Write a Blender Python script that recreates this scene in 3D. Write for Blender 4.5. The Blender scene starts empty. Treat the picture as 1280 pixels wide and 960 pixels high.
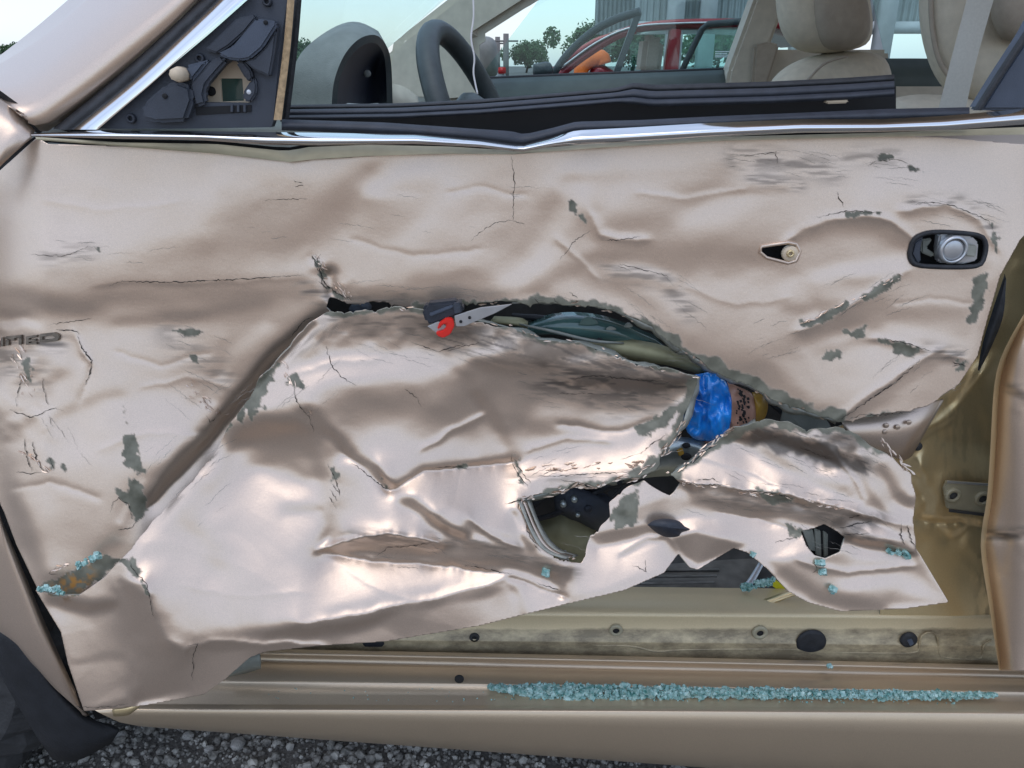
import bpy, bmesh, math, random
import numpy as np
from mathutils import Vector, Matrix
R = math.radians
random.seed(4); rng = np.random.default_rng(7)
sc = bpy.context.scene
COL = sc.collection
# ------------------------------------------------------------------ camera, sky, sun, exposure
CD, CH, PITCH, F = 0.88, 1.10, 22.0, 985.0          # distance to the door, height, tilt, focal length (px of 1280)
cam = bpy.data.cameras.new('camera'); camo = bpy.data.objects.new('camera', cam); COL.objects.link(camo)
camo.location = (0, -CD, CH); camo.rotation_euler = (R(90 - PITCH), 0, 0)
cam.sensor_width = 36; cam.lens = 36 * F / 1280; cam.clip_start = 0.02; cam.clip_end = 3000
sc.camera = camo
SUN_EL, SUN_AZ = 68.0, 215.0                          # azimuth clockwise from +Y (the view direction)
w = bpy.data.worlds.new('World'); sc.world = w; w.use_nodes = True
nt = w.node_tree; nt.nodes.clear()
wo = nt.nodes.new('ShaderNodeOutputWorld'); bg = nt.nodes.new('ShaderNodeBackground')
sky = nt.nodes.new('ShaderNodeTexSky'); sky.sky_type = 'NISHITA'; sky.sun_disc = False
sky.sun_elevation = R(SUN_EL); sky.sun_rotation = R(SUN_AZ); sky.air_density = 1.0; sky.dust_density = 1.2; sky.ozone_density = 1.0
# thin bright cloud over the whole sky
tc = nt.nodes.new('ShaderNodeTexCoord'); cn = nt.nodes.new('ShaderNodeTexNoise'); cn.inputs['Scale'].default_value = 2.2; cn.inputs['Detail'].default_value = 5
cr = nt.nodes.new('ShaderNodeValToRGB'); cr.color_ramp.elements[0].position = 0.30; cr.color_ramp.elements[1].position = 0.72
cr.color_ramp.elements[0].color = (.15, .15, .15, 1); cr.color_ramp.elements[1].color = (.55, .55, .55, 1)
mx = nt.nodes.new('ShaderNodeMixRGB'); mx.inputs['Color2'].default_value = (7.6, 8.8, 11.2, 1)
nt.links.new(tc.outputs['Generated'], cn.inputs['Vector']); nt.links.new(cn.outputs['Fac'], cr.inputs['Fac'])
nt.links.new(cr.outputs['Color'], mx.inputs['Fac']); nt.links.new(sky.outputs['Color'], mx.inputs['Color1'])
nt.links.new(mx.outputs['Color'], bg.inputs['Color']); bg.inputs['Strength'].default_value = 0.14
nt.links.new(bg.outputs['Background'], wo.inputs['Surface'])
sl = bpy.data.lights.new('sun', 'SUN'); sl.energy = 0.5; sl.angle = R(45); sl.color = (1, .98, .96)
so = bpy.data.objects.new('sun', sl); COL.objects.link(so)
_d = Vector((math.sin(R(SUN_AZ)) * math.cos(R(SUN_EL)), math.cos(R(SUN_AZ)) * math.cos(R(SUN_EL)), math.sin(R(SUN_EL))))
so.rotation_euler = (-_d).to_track_quat('-Z', 'Y').to_euler(); so.location = (0, 0, 30)
vs = sc.view_settings; vs.view_transform = 'Standard'; vs.look = 'None'; vs.gamma = 1; vs.use_curve_mapping = False; vs.exposure = 0.38

# ------------------------------------------------------------------ geometry helpers
ST, CT = math.sin(R(PITCH)), math.cos(R(PITCH))
def P(px, py, Y):                                     # the point at depth Y behind the door plane seen at photo pixel px, py
    a = (px - 640) / F; b = (480 - py) / F
    dy = CT + b * ST; dz = -ST + b * CT
    t = (Y + CD) / dy
    return Vector((a * t, Y, CH + dz * t))
def PZ(px, py, z):                                    # ... at height z
    a = (px - 640) / F; b = (480 - py) / F
    dy = CT + b * ST; dz = -ST + b * CT
    t = (z - CH) / dz
    return Vector((a * t, -CD + dy * t, z))
def obj(name, me, m, parent=None, smooth=False):
    o = bpy.data.objects.new(name, me); COL.objects.link(o)
    for k in (m if isinstance(m, (list, tuple)) else [m]): me.materials.append(M[k] if isinstance(k, str) else k)
    if smooth: me.polygons.foreach_set('use_smooth', [True] * len(me.polygons))
    if parent is not None: o.parent = parent
    return o
def mesh(verts, faces):
    me = bpy.data.meshes.new('m'); me.from_pydata([tuple(v) for v in verts], [], faces); me.update(); return me
def tag(o, label=None, cat=None, group=None, kind=None):
    if label: o['label'] = label
    if cat: o['category'] = cat
    if group: o['group'] = group
    if kind: o['kind'] = kind
    return o
def empty(name, loc=(0, 0, 0), parent=None):
    o = bpy.data.objects.new(name, None); COL.objects.link(o); o.location = loc; o.empty_display_size = .1
    if parent is not None: o.parent = parent
    return o
def catmull(pts, n):
    pts = [np.array(p, float) for p in pts]
    if len(pts) == 2: return [pts[0] + (pts[1] - pts[0]) * i / (n - 1) for i in range(n)]
    ext = [2 * pts[0] - pts[1]] + pts + [2 * pts[-1] - pts[-2]]
    seg = [np.linalg.norm(b - a) for a, b in zip(pts, pts[1:])]; cum = np.concatenate([[0], np.cumsum(seg)]); out = []
    for i in range(n):
        s = cum[-1] * i / (n - 1); k = min(int(np.searchsorted(cum, s, 'right')) - 1, len(pts) - 2); k = max(k, 0)
        t = (s - cum[k]) / max(seg[k], 1e-9); p0, p1, p2, p3 = ext[k:k + 4]
        out.append(.5 * (2 * p1 + (p2 - p0) * t + (2 * p0 - 5 * p1 + 4 * p2 - p3) * t * t + (3 * p1 - p0 - 3 * p2 + p3) * t ** 3))
    return out
def lin(pts, n):
    pts = [np.array(p, float) for p in pts]
    seg = [np.linalg.norm((b - a)[:2]) for a, b in zip(pts, pts[1:])]; cum = np.concatenate([[0], np.cumsum(seg)]); out = []
    for i in range(n):
        s = cum[-1] * i / (n - 1); k = max(min(int(np.searchsorted(cum, s, 'right')) - 1, len(pts) - 2), 0)
        out.append(pts[k] + (pts[k + 1] - pts[k]) * (s - cum[k]) / max(seg[k], 1e-9))
    return out
def loft(name, rows, m, parent, n=40, thick=0, smooth=True, close=False, curve=True, sub=0):
    """rows of (px, py, Y) polylines from top to bottom, seen from the camera"""
    rr = [(catmull if curve else lin)(r, n) for r in rows]
    V = [P(*p) for r in rr for p in r]; Fc = []
    for i in range(len(rr) - 1):
        for j in range(n - 1):
            Fc.append((i * n + j, (i + 1) * n + j, (i + 1) * n + j + 1, i * n + j + 1))
    if close: Fc += [((len(rr) - 1) * n + j, j, j + 1, (len(rr) - 1) * n + j + 1) for j in range(n - 1)]
    o = obj(name, mesh(V, Fc), m, parent, smooth)
    if sub:
        s = o.modifiers.new('s', 'SUBSURF'); s.levels = s.render_levels = sub
    if thick:
        s = o.modifiers.new('t', 'SOLIDIFY'); s.thickness = thick; s.offset = -1
    return o
def band(name, top, bot, m, parent, n=60, bulge=.006, k=7, curve=True, thick=0):
    """strip between two polylines with a rounded cross-section standing proud towards the camera"""
    rows = []
    t_ = (catmull if curve else lin)(top, n); b_ = (catmull if curve else lin)(bot, n)
    for i in range(k):
        u = i / (k - 1); q = math.sin(math.pi * u)
        rows.append([tuple(a[:2] * (1 - u) + b[:2] * u) + (a[2] * (1 - u) + b[2] * u - bulge * q,) for a, b in zip(t_, b_)])
    return loft(name, rows, m, parent, n, thick, curve=False)
def plate(name, poly, Y, th, m, parent, bev=.0015, smooth=False, depth=None):
    """polygon of photo pixels standing at depth Y (number or per-vertex third value), extruded th away from the camera"""
    pts = [P(p[0], p[1], p[2] if len(p) > 2 else Y) for p in poly]
    bm = bmesh.new(); a = [bm.verts.new(p) for p in pts]; b = [bm.verts.new(p + Vector((0, th, 0))) for p in pts]
    n = len(pts); f = bm.faces.new(a); bm.faces.new(b[::-1])
    for i in range(n): bm.faces.new((a[i], b[i], b[(i + 1) % n], a[(i + 1) % n]))
    bmesh.ops.recalc_face_normals(bm, faces=bm.faces)
    if bev: bmesh.ops.bevel(bm, geom=[e for e in bm.edges], offset=bev, segments=2, affect='EDGES', clamp_overlap=True)
    bmesh.ops.triangulate(bm, faces=[f for f in bm.faces if len(f.verts) > 4])
    me = bpy.data.meshes.new('m'); bm.to_mesh(me); bm.free()
    return obj(name, me, m, parent, smooth)
def tube(name, path, r, m, parent, seg=10, cap=True, closed=False, n=None):
    """path: list of 3-D points, r: number or list"""
    path = [Vector(p) for p in path]
    if n: path = [Vector(q) for q in catmull(path, n)]
    N = len(path); V = []; Fc = []; prev = None
    for i, p in enumerate(path):
        d = ((path[(i + 1) % N] - path[i - 1]) if closed else (path[min(i + 1, N - 1)] - path[max(i - 1, 0)])).normalized()
        u = d.cross(Vector((0, 0, 1)) if abs(d.z) < .9 else Vector((1, 0, 0))).normalized() if prev is None else (prev - d * prev.dot(d)).normalized()
        prev = u; v = d.cross(u); rr = r[min(i * len(r) // N, len(r) - 1)] if isinstance(r, (list, tuple)) else r
        for k in range(seg):
            a = 2 * math.pi * k / seg; V.append(p + (u * math.cos(a) + v * math.sin(a)) * rr)
    for i in range(N if closed else N - 1):
        for k in range(seg):
            Fc.append((i * seg + k, i * seg + (k + 1) % seg, ((i + 1) % N) * seg + (k + 1) % seg, ((i + 1) % N) * seg + k))
    if cap and not closed: Fc += [tuple(range(seg))[::-1], tuple((N - 1) * seg + k for k in range(seg))]
    return obj(name, mesh(V, Fc), m, parent, True)
def disc(name, px, py, Y, rpx, th, m, parent, seg=24, hole=0, axis=None, bev=.25, squash=1):
    """round cap / washer facing the camera side"""
    c = P(px, py, Y); r = rpx * (c - camo.location).length / F; bm = bmesh.new(); prof = []
    hi = hole * r
    prof = [(hi, -th * .2), (hi, -th), (r * (1 - bev * .5), -th), (r, -th * .5), (r, th)] if hole else [(0.0001, -th), (r * (1 - bev), -th), (r, -th * .5), (r, th)]
    V = []; Fc = []
    for i in range(seg):
        a = 2 * math.pi * i / seg
        for (q, h) in prof: V.append(c + Vector((q * math.cos(a), h, q * math.sin(a) * squash)))
    k = len(prof)
    for i in range(seg):
        for j in range(k - 1):
            Fc.append((i * k + j, i * k + j + 1, ((i + 1) % seg) * k + j + 1, ((i + 1) % seg) * k + j))
    o = obj(name, mesh(V, Fc), m, parent, True); bm.free(); return o
def box(name, lo, hi, m, parent, bev=.01, seg=3, smooth=True):
    bm = bmesh.new(); bmesh.ops.create_cube(bm, size=1)
    for v in bm.verts: v.co = Vector([lo[i] + (v.co[i] + .5) * (hi[i] - lo[i]) for i in range(3)])
    if bev: bmesh.ops.bevel(bm, geom=list(bm.edges), offset=bev, segments=seg, affect='EDGES', clamp_overlap=True)
    me = bpy.data.meshes.new('m'); bm.to_mesh(me); bm.free(); return obj(name, me, m, parent, smooth)

# ------------------------------------------------------------------ materials
M = {}
def mat(name, col, rough=.5, metal=0, var=.12, scale=20, bump=0, bscale=120, coat=0, trans=0, ior=1.45, spec=.5, col2=None):
    m = bpy.data.materials.new(name); m.use_nodes = True; n = m.node_tree; p = n.nodes['Principled BSDF']
    tcd = n.nodes.new('ShaderNodeTexCoord')
    nz = n.nodes.new('ShaderNodeTexNoise'); nz.inputs['Scale'].default_value = scale; nz.inputs['Detail'].default_value = 4
    n.links.new(tcd.outputs['Object'], nz.inputs['Vector'])
    rp = n.nodes.new('ShaderNodeValToRGB'); rp.color_ramp.elements[0].position = .3; rp.color_ramp.elements[1].position = .7
    c2 = col2 or tuple(min(1, c * (1 + var)) for c in col)
    rp.color_ramp.elements[0].color = tuple(c * (1 - var) for c in col) + (1,); rp.color_ramp.elements[1].color = tuple(c2) + (1,)
    n.links.new(nz.outputs['Fac'], rp.inputs['Fac']); n.links.new(rp.outputs['Color'], p.inputs['Base Color'])
    p.inputs['Roughness'].default_value = rough; p.inputs['Metallic'].default_value = metal; p.inputs['Specular IOR Level'].default_value = spec
    p.inputs['IOR'].default_value = ior; p.inputs['Coat Weight'].default_value = coat; p.inputs['Transmission Weight'].default_value = trans
    if bump:
        b = n.nodes.new('ShaderNodeTexNoise'); b.inputs['Scale'].default_value = bscale; b.inputs['Detail'].default_value = 3
        bp = n.nodes.new('ShaderNodeBump'); bp.inputs['Strength'].default_value = bump; bp.inputs['Distance'].default_value = .002
        n.links.new(tcd.outputs['Object'], b.inputs['Vector']); n.links.new(b.outputs['Fac'], bp.inputs['Height']); n.links.new(bp.outputs['Normal'], p.inputs['Normal'])
    M[name] = m; return m
def paint_mat(name, col, grime_col=(.10, .09, .08), metal=.78, rough=.35):
    m = bpy.data.materials.new(name); m.use_nodes = True; n = m.node_tree; p = n.nodes['Principled BSDF']; L = n.links.new
    def N(t, **k):
        x = n.nodes.new(t)
        for a, b in k.items(): x.inputs[a].default_value = b
        return x
    tcd = N('ShaderNodeTexCoord')
    at = N('ShaderNodeAttribute'); at.attribute_name = 'primer'; ag = N('ShaderNodeAttribute'); ag.attribute_name = 'grime'; ar = N('ShaderNodeAttribute'); ar.attribute_name = 'rust'
    fl = N('ShaderNodeTexNoise', Scale=1400.0, Detail=1.0); L(tcd.outputs['Object'], fl.inputs['Vector'])
    fr = N('ShaderNodeValToRGB'); fr.color_ramp.elements[0].position = .35; fr.color_ramp.elements[1].position = .7
    fr.color_ramp.elements[0].color = tuple(c * .9 for c in col) + (1,); fr.color_ramp.elements[1].color = tuple(min(1, c * 1.08) for c in col) + (1,)
    L(fl.outputs['Fac'], fr.inputs['Fac'])
    # dust and fine dirt
    dn = N('ShaderNodeTexNoise', Scale=7.0, Detail=4.0, Roughness=.6); L(tcd.outputs['Object'], dn.inputs['Vector'])
    dr = N('ShaderNodeMapRange'); dr.inputs['From Min'].default_value = .55; dr.inputs['From Max'].default_value = .85; dr.inputs['To Max'].default_value = .12; L(dn.outputs['Fac'], dr.inputs['Value'])
    ad = N('ShaderNodeMath'); ad.operation = 'ADD'; ad.use_clamp = True; L(ag.outputs['Fac'], ad.inputs[0]); L(dr.outputs['Result'], ad.inputs[1])
    m1 = N('ShaderNodeMixRGB'); m1.inputs['Color2'].default_value = grime_col + (1,); L(ad.outputs[0], m1.inputs['Fac']); L(fr.outputs['Color'], m1.inputs['Color1'])
    pn = N('ShaderNodeTexNoise', Scale=60.0, Detail=6.0); L(tcd.outputs['Object'], pn.inputs['Vector'])
    pr = N('ShaderNodeValToRGB'); pr.color_ramp.elements[0].color = (.095, .092, .064, 1); pr.color_ramp.elements[1].color = (.23, .22, .165, 1); pr.color_ramp.elements[0].position = .3; pr.color_ramp.elements[1].position = .75
    L(pn.outputs['Fac'], pr.inputs['Fac'])
    m2 = N('ShaderNodeMixRGB'); L(at.outputs['Fac'], m2.inputs['Fac']); L(m1.outputs['Color'], m2.inputs['Color1']); L(pr.outputs['Color'], m2.inputs['Color2'])
    m3 = N('ShaderNodeMixRGB'); m3.inputs['Color2'].default_value = (.42, .2, .045, 1); L(ar.outputs['Fac'], m3.inputs['Fac']); L(m2.outputs['Color'], m3.inputs['Color1'])
    L(m3.outputs['Color'], p.inputs['Base Color'])
    mm = N('ShaderNodeMapRange'); mm.inputs['To Min'].default_value = metal; mm.inputs['To Max'].default_value = .1; L(at.outputs['Fac'], mm.inputs['Value']); L(mm.outputs['Result'], p.inputs['Metallic'])
    rm = N('ShaderNodeMath'); rm.operation = 'MAXIMUM'; L(at.outputs['Fac'], rm.inputs[0]); L(ad.outputs[0], rm.inputs[1])
    ra = N('ShaderNodeMapRange'); ra.inputs['To Min'].default_value = rough; ra.inputs['To Max'].default_value = .62; L(rm.outputs[0], ra.inputs['Value']); L(ra.outputs['Result'], p.inputs['Roughness'])
    p.inputs['Coat Weight'].default_value = .18; p.inputs['Coat Roughness'].default_value = .22
    bn = N('ShaderNodeTexNoise', Scale=260.0, Detail=4.0); L(tcd.outputs['Object'], bn.inputs['Vector'])
    bp = N('ShaderNodeBump', Strength=.06, Distance=.002); L(bn.outputs['Fac'], bp.inputs['Height']); L(bp.outputs['Normal'], p.inputs['Normal'])
    M[name] = m; return m
PAINT = (.68, .535, .425)
paint_mat('paint', PAINT)
paint_mat('jamb_paint', (.72, .56, .31), rough=.33, metal=.65)
paint_mat('jamb_paint_pink', (.60, .47, .33), rough=.37, metal=.65)
def mud_mat():
    paint_mat('sill_mud', (.68, .55, .34), rough=.45, metal=.3); m = M['sill_mud']; n = m.node_tree
    # dried dirt streaks by height: the old wet line along the flange
    tcd = n.nodes.new('ShaderNodeTexCoord'); mp = n.nodes.new('ShaderNodeMapping'); mp.inputs['Scale'].default_value = (16, 20, 34)
    nz = n.nodes.new('ShaderNodeTexNoise'); nz.inputs['Scale'].default_value = 1; nz.inputs['Detail'].default_value = 8; nz.inputs['Roughness'].default_value = .75
    sx = n.nodes.new('ShaderNodeSeparateXYZ'); mr = n.nodes.new('ShaderNodeMapRange'); mr.inputs['From Min'].default_value = .31; mr.inputs['From Max'].default_value = .325; mr.inputs['To Min'].default_value = .35; mr.inputs['To Max'].default_value = -.5
    ad = n.nodes.new('ShaderNodeMath'); ad.operation = 'ADD'; r2 = n.nodes.new('ShaderNodeMapRange'); r2.inputs['From Min'].default_value = .62; r2.inputs['From Max'].default_value = .95; r2.inputs['To Max'].default_value = .75
    mixn = n.nodes.new('ShaderNodeMixRGB'); mixn.inputs['Color2'].default_value = (.09, .068, .042, 1); p = n.nodes['Principled BSDF']; old = p.inputs['Base Color'].links[0].from_socket; L = n.links.new
    L(tcd.outputs['Object'], mp.inputs['Vector']); L(mp.outputs['Vector'], nz.inputs['Vector']); L(tcd.outputs['Object'], sx.inputs[0]); L(sx.outputs['Z'], mr.inputs['Value'])
    L(nz.outputs['Fac'], ad.inputs[0]); L(mr.outputs['Result'], ad.inputs[1]); L(ad.outputs[0], r2.inputs['Value']); L(r2.outputs['Result'], mixn.inputs['Fac']); L(old, mixn.inputs['Color1']); L(mixn.outputs['Color'], p.inputs['Base Color'])
mud_mat()
mat('inner_metal', (.22, .23, .20), .55, .3, var=.25, scale=40, bump=.2)
mat('primer_edge', (.30, .30, .26), .6, .2, var=.3, scale=80)
mat('chrome', (.78, .78, .78), .09, 1.0, var=.03, bump=.03, bscale=40)
mat('black_trim', (.028, .032, .042), .48, 0, var=.2, scale=60, bump=.25, bscale=700)
mat('black_panel', (.048, .055, .070), .55, 0, var=.15, scale=30, bump=.25, bscale=900)
mat('black_panel_light', (.07, .085, .115), .5, 0, var=.12, scale=30, bump=.2, bscale=900)
mat('rubber', (.022, .023, .026), .6, 0, var=.3, scale=90, bump=.3, bscale=400)
mat('void', (.012, .012, .013), .8)
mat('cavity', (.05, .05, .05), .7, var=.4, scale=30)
mat('tan_tape', (.42, .29, .16), .6, var=.25, scale=200, bump=.3, bscale=500)
mat('beige_plastic', (.62, .50, .36), .55, var=.08)
mat('teal_glass', (.05, .10, .09), .12, 0, var=.35, scale=14, coat=.6)
mat('olive_panel', (.28, .26, .15), .5, .2, var=.3, scale=25)
mat('steel', (.46, .50, .48), .32, .8, var=.3, scale=30, bump=.1)
mat('badge', (.16, .13, .10), .5, .4, var=.4, scale=120)
mat('grey_steel', (.50, .51, .52), .35, .7, var=.12, scale=40)
mat('red_plastic', (.75, .03, .02), .4, 0, var=.1)
mat('blue_plastic', (.01, .13, .62), .16, 0, var=.45, scale=22, coat=.6, bump=.9, bscale=60, col2=(.02, .30, .85))
mat('pink_film', (.45, .25, .18), .4, var=.2, scale=30)
mat('amber_plastic', (.42, .24, .04), .35, var=.25, scale=30)
mat('ink', (.01, .01, .01), .6)
mat('scuff', (.17, .16, .14), .42, .2, var=.25, scale=40, bump=.15)
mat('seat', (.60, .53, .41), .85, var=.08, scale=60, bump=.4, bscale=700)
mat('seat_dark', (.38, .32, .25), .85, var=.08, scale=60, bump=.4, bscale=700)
mat('trim_beige', (.52, .47, .38), .7, var=.08, scale=40)
mat('dash', (.21, .215, .195), .6, var=.12, scale=40, bump=.4, bscale=500)
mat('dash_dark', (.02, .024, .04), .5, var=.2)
mat('wheel_rim', (.05, .06, .06), .45, var=.15, scale=60, bump=.3, bscale=700)
mat('door_inner', (.07, .09, .085), .6, var=.12)
mat('belt', (.46, .44, .38), .8, var=.05, scale=300)
mat('sill_dirty', (.40, .36, .25), .6, .25, var=.1, scale=40)
mat('flap', (.016, .017, .02), .6, var=.25, scale=40, bump=.3, bscale=300)
mat('tyre', (.035, .035, .036), .75, var=.3, scale=60, bump=.4, bscale=200)
mat('red_body', (.24, .012, .02), .3, .3, var=.06, coat=.6)
mat('dark_trim', (.03, .036, .04), .5)
mat('white_body', (.6, .62, .64), .35, .2)
mat('tail_red', (.6, .02, .02), .3)
mat('orange', (.80, .17, .02), .6)
mat('bark', (.08, .06, .045), .9, var=.3)
mat('leaf', (.05, .10, .035), .7, var=.45, scale=1.2)
mat('pole', (.16, .15, .14), .8)
mat('cladding', (.30, .33, .33), .6, .2, var=.1, scale=3)
mat('concrete', (.48, .50, .50), .8, var=.1, scale=4)
mat('white_thread', (.75, .72, .70), .6)
mat('yellow', (.65, .6, .02), .5)
mat('gravel', (.22, .205, .18), .85, var=.6, scale=90, bump=.3, bscale=300)
mat('pebble', (.36, .34, .30), .85, var=.55, scale=30, bump=.3, bscale=200)
mat('scratch', (.22, .20, .17), .7, var=.3)
mat('crack', (.02, .017, .014), .8)
# glass crumbs, window glass
def glass_mat(name, tint, refl=.4, rough=.02, alpha_tint=None):
    m = bpy.data.materials.new(name); m.use_nodes = True; n = m.node_tree; n.nodes.clear()
    o = n.nodes.new('ShaderNodeOutputMaterial'); t = n.nodes.new('ShaderNodeBsdfTransparent'); g = n.nodes.new('ShaderNodeBsdfGlossy'); x = n.nodes.new('ShaderNodeMixShader')
    lw = n.nodes.new('ShaderNodeLayerWeight'); pw = n.nodes.new('ShaderNodeMath'); pw.operation = 'POWER'; pw.inputs[1].default_value = 4; f = n.nodes.new('ShaderNodeMath'); f.operation = 'MULTIPLY_ADD'; f.inputs[1].default_value = refl; f.inputs[2].default_value = .03; n.links.new(lw.outputs['Facing'], pw.inputs[0]); n.links.new(pw.outputs[0], f.inputs[0])
    t.inputs['Color'].default_value = tint + (1,); g.inputs['Roughness'].default_value = rough; g.inputs['Color'].default_value = (.8, .9, .9, 1)
    n.links.new(f.outputs[0], x.inputs[0]); n.links.new(t.outputs[0], x.inputs[1]); n.links.new(g.outputs[0], x.inputs[2]); n.links.new(x.outputs[0], o.inputs['Surface']); M[name] = m
glass_mat('window_glass', (.84, .95, .94)); glass_mat('windshield_glass', (.90, .98, .97), .12)
mat('pale_pebble', (.36, .34, .31), .9, var=.3, scale=60, bump=.8, bscale=300)
mat('shard', (.14, .50, .45), .1, 0, var=.35, scale=150, trans=.4, ior=1.5, col2=(.66, .90, .85))
# ------------------------------------------------------------------ crumpled sheet metal
# The dents are described by how far each stretch of the sheet leans up or down (level 165 = about level sight-line reflection);
# the leans are integrated into one depth map per sheet.
def vnoise(x, y, s, seed):
    r = np.random.default_rng(seed); T = r.random((256, 256)); xs, ys = x / s, y / s
    xi, yi = np.floor(xs).astype(int), np.floor(ys).astype(int); fx, fy = xs - xi, ys - yi
    fx = fx * fx * (3 - 2 * fx); fy = fy * fy * (3 - 2 * fy); g = lambda a, b: T[b % 256, a % 256]
    return (g(xi, yi) * (1 - fx) + g(xi + 1, yi) * fx) * (1 - fy) + (g(xi, yi + 1) * (1 - fx) + g(xi + 1, yi + 1) * fx) * fy
def fbm(x, y, s, seed, o=4):
    return sum((vnoise(x, y, s / 2 ** k, seed + k) - .5) * .5 ** k for k in range(o))
def seg_dist(X, Y, pts):
    best = np.full(X.shape, 1e9); side = np.zeros(X.shape)
    for (ax, ay), (bx, by) in zip(pts, pts[1:]):
        dx, dy = bx - ax, by - ay; L2 = dx * dx + dy * dy + 1e-9
        t = np.clip(((X - ax) * dx + (Y - ay) * dy) / L2, 0, 1); d = np.hypot(X - ax - t * dx, Y - ay - t * dy)
        c = dx * (Y - ay) - dy * (X - ax); u = d < best; best = np.where(u, d, best); side = np.where(u, c, side)
    return best, side
def inside(X, Y, poly):
    r = np.zeros(X.shape, bool); n = len(poly)
    for i in range(n):
        (ax, ay), (bx, by) = poly[i], poly[(i + 1) % n]
        if ay == by: continue
        r ^= ((ay > Y) != (by > Y)) & (X < (bx - ax) * (Y - ay) / (by - ay) + ax)
    return r
def sm(a, b, x):
    t = np.clip((x - a) / (b - a), 0, 1); return t * t * (3 - 2 * t)
def dense(pts, st=3.0, closed=False):
    out = []; q = list(pts) + ([pts[0]] if closed else [])
    for (ax, ay), (bx, by) in zip(q, q[1:]):
        n = max(1, int(math.hypot(bx - ax, by - ay) / st)); out += [(ax + (bx - ax) * i / n, ay + (by - ay) * i / n) for i in range(n)]
    if not closed: out.append(q[-1])
    return out
class Field:
    def __init__(s, x0, x1, y0, y1, st=1.7):
        s.xs = np.arange(x0, x1 + st, st); s.ys = np.arange(y0, y1 + st, st); s.st = st
        s.X, s.Y = np.meshgrid(s.xs, s.ys); s.B = np.full(s.X.shape, 165.0); s.D = np.zeros(s.X.shape)
        s.att = {k: np.zeros(s.X.shape) for k in ('primer', 'grime', 'rust')}
    def win(s, pts, m):
        a = np.array(pts); i0, i1 = np.searchsorted(s.xs, [a[:, 0].min() - m, a[:, 0].max() + m]); j0, j1 = np.searchsorted(s.ys, [a[:, 1].min() - m, a[:, 1].max() + m])
        return (slice(j0, j1), slice(i0, i1))
    def grad(s, stops):
        s.B[:] = np.interp(s.Y, [a for a, b in stops], [b for a, b in stops])
    def S(s, pts, w, b, a=1.0, jit=0):                       # soft streak
        W = s.win(pts, 2.6 * w); x, y = s.X[W], s.Y[W]
        if not x.size: return
        sd_ = int(pts[0][0] * 3 + pts[0][1]) % 97; d, _ = seg_dist(x + fbm(x, y, 34, sd_, 3) * (3 + .28 * w), y + fbm(x, y, 34, sd_ + 9, 3) * (3 + .28 * w), pts); k = a * np.exp(-(d / (w * 1.1)) ** 2.2) * np.clip(.95 + .7 * fbm(x, y, 60, sd_ + 5, 2), .6, 1); s.B[W] = s.B[W] * (1 - k) + b * k
    def E(s, pts, bu, wu, bd, wd, a=1.0):                     # crease with different leans above and below (path left to right)
        W = s.win(pts, 2.6 * max(wu, wd)); x, y = s.X[W], s.Y[W]
        if not x.size: return
        sd_ = int(pts[0][0] * 3 + pts[0][1]) % 97; d, c = seg_dist(x + fbm(x, y, 30, sd_, 3) * 5, y + fbm(x, y, 30, sd_ + 9, 3) * 5, pts); up = c < 0; w_ = np.where(up, wu, wd); k = a * np.exp(-(d / w_) ** 2); s.B[W] = s.B[W] * (1 - k) + np.where(up, 165 + (bu - 165) * 1.5, 165 + (bd - 165) * 1.5) * k
    def A(s, poly, b, f, a=1.0):                              # area with feathered edge
        W = s.win(poly, f + 2); x, y = s.X[W], s.Y[W]
        if not x.size: return
        d, _ = seg_dist(x, y, poly + [poly[0]]); d = np.where(inside(x, y, poly), d, -d) + fbm(x, y, 40, int(poly[0][0]) % 89, 4) * .6 * f; k = a * sm(-f * .8, f * .8, d); s.B[W] = s.B[W] * (1 - k) + b * k
    def C(s, poly, amp, sc_, f=12, seed=1, o=4):              # crumpled area
        W = s.win(poly, f + 2); x, y = s.X[W], s.Y[W]
        if not x.size: return
        d, _ = seg_dist(x, y, poly + [poly[0]]); d = np.where(inside(x, y, poly), d, -d); s.B[W] += sm(-f, f, d) * amp * 2 * fbm(x, y, sc_, seed, o)
    def push(s, pts, w, dep, a=1):                            # straight push in (+) or out (-) in metres
        W = s.win(pts, 2.6 * w); x, y = s.X[W], s.Y[W]
        if not x.size: return
        d, _ = seg_dist(x, y, pts); s.D[W] += dep * np.exp(-(d / w) ** 2)
    def chip(s, poly, jag=3.6, key='primer', val=1.0, sc_=7, soft=.9):
        W = s.win(poly, 8); x, y = s.X[W], s.Y[W]
        if not x.size: return
        d, _ = seg_dist(x, y, poly + [poly[0]]); d = np.where(inside(x, y, poly), d, -d) + fbm(x, y, sc_, 11 + int(poly[0][0])) * 2 * jag
        s.att[key][W] = np.maximum(s.att[key][W], val * sm(-soft, soft, d))
    def edge(s, pts, w, jag=3, key='primer', val=1.0, sc_=8, soft=1.5):
        W = s.win(pts, w + 10); x, y = s.X[W], s.Y[W]
        if not x.size: return
        d, _ = seg_dist(x, y, pts); d = w - d + fbm(x, y, sc_, 5 + int(pts[0][0])) * 2 * jag
        s.att[key][W] = np.maximum(s.att[key][W], val * sm(-soft, soft, d))
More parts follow.
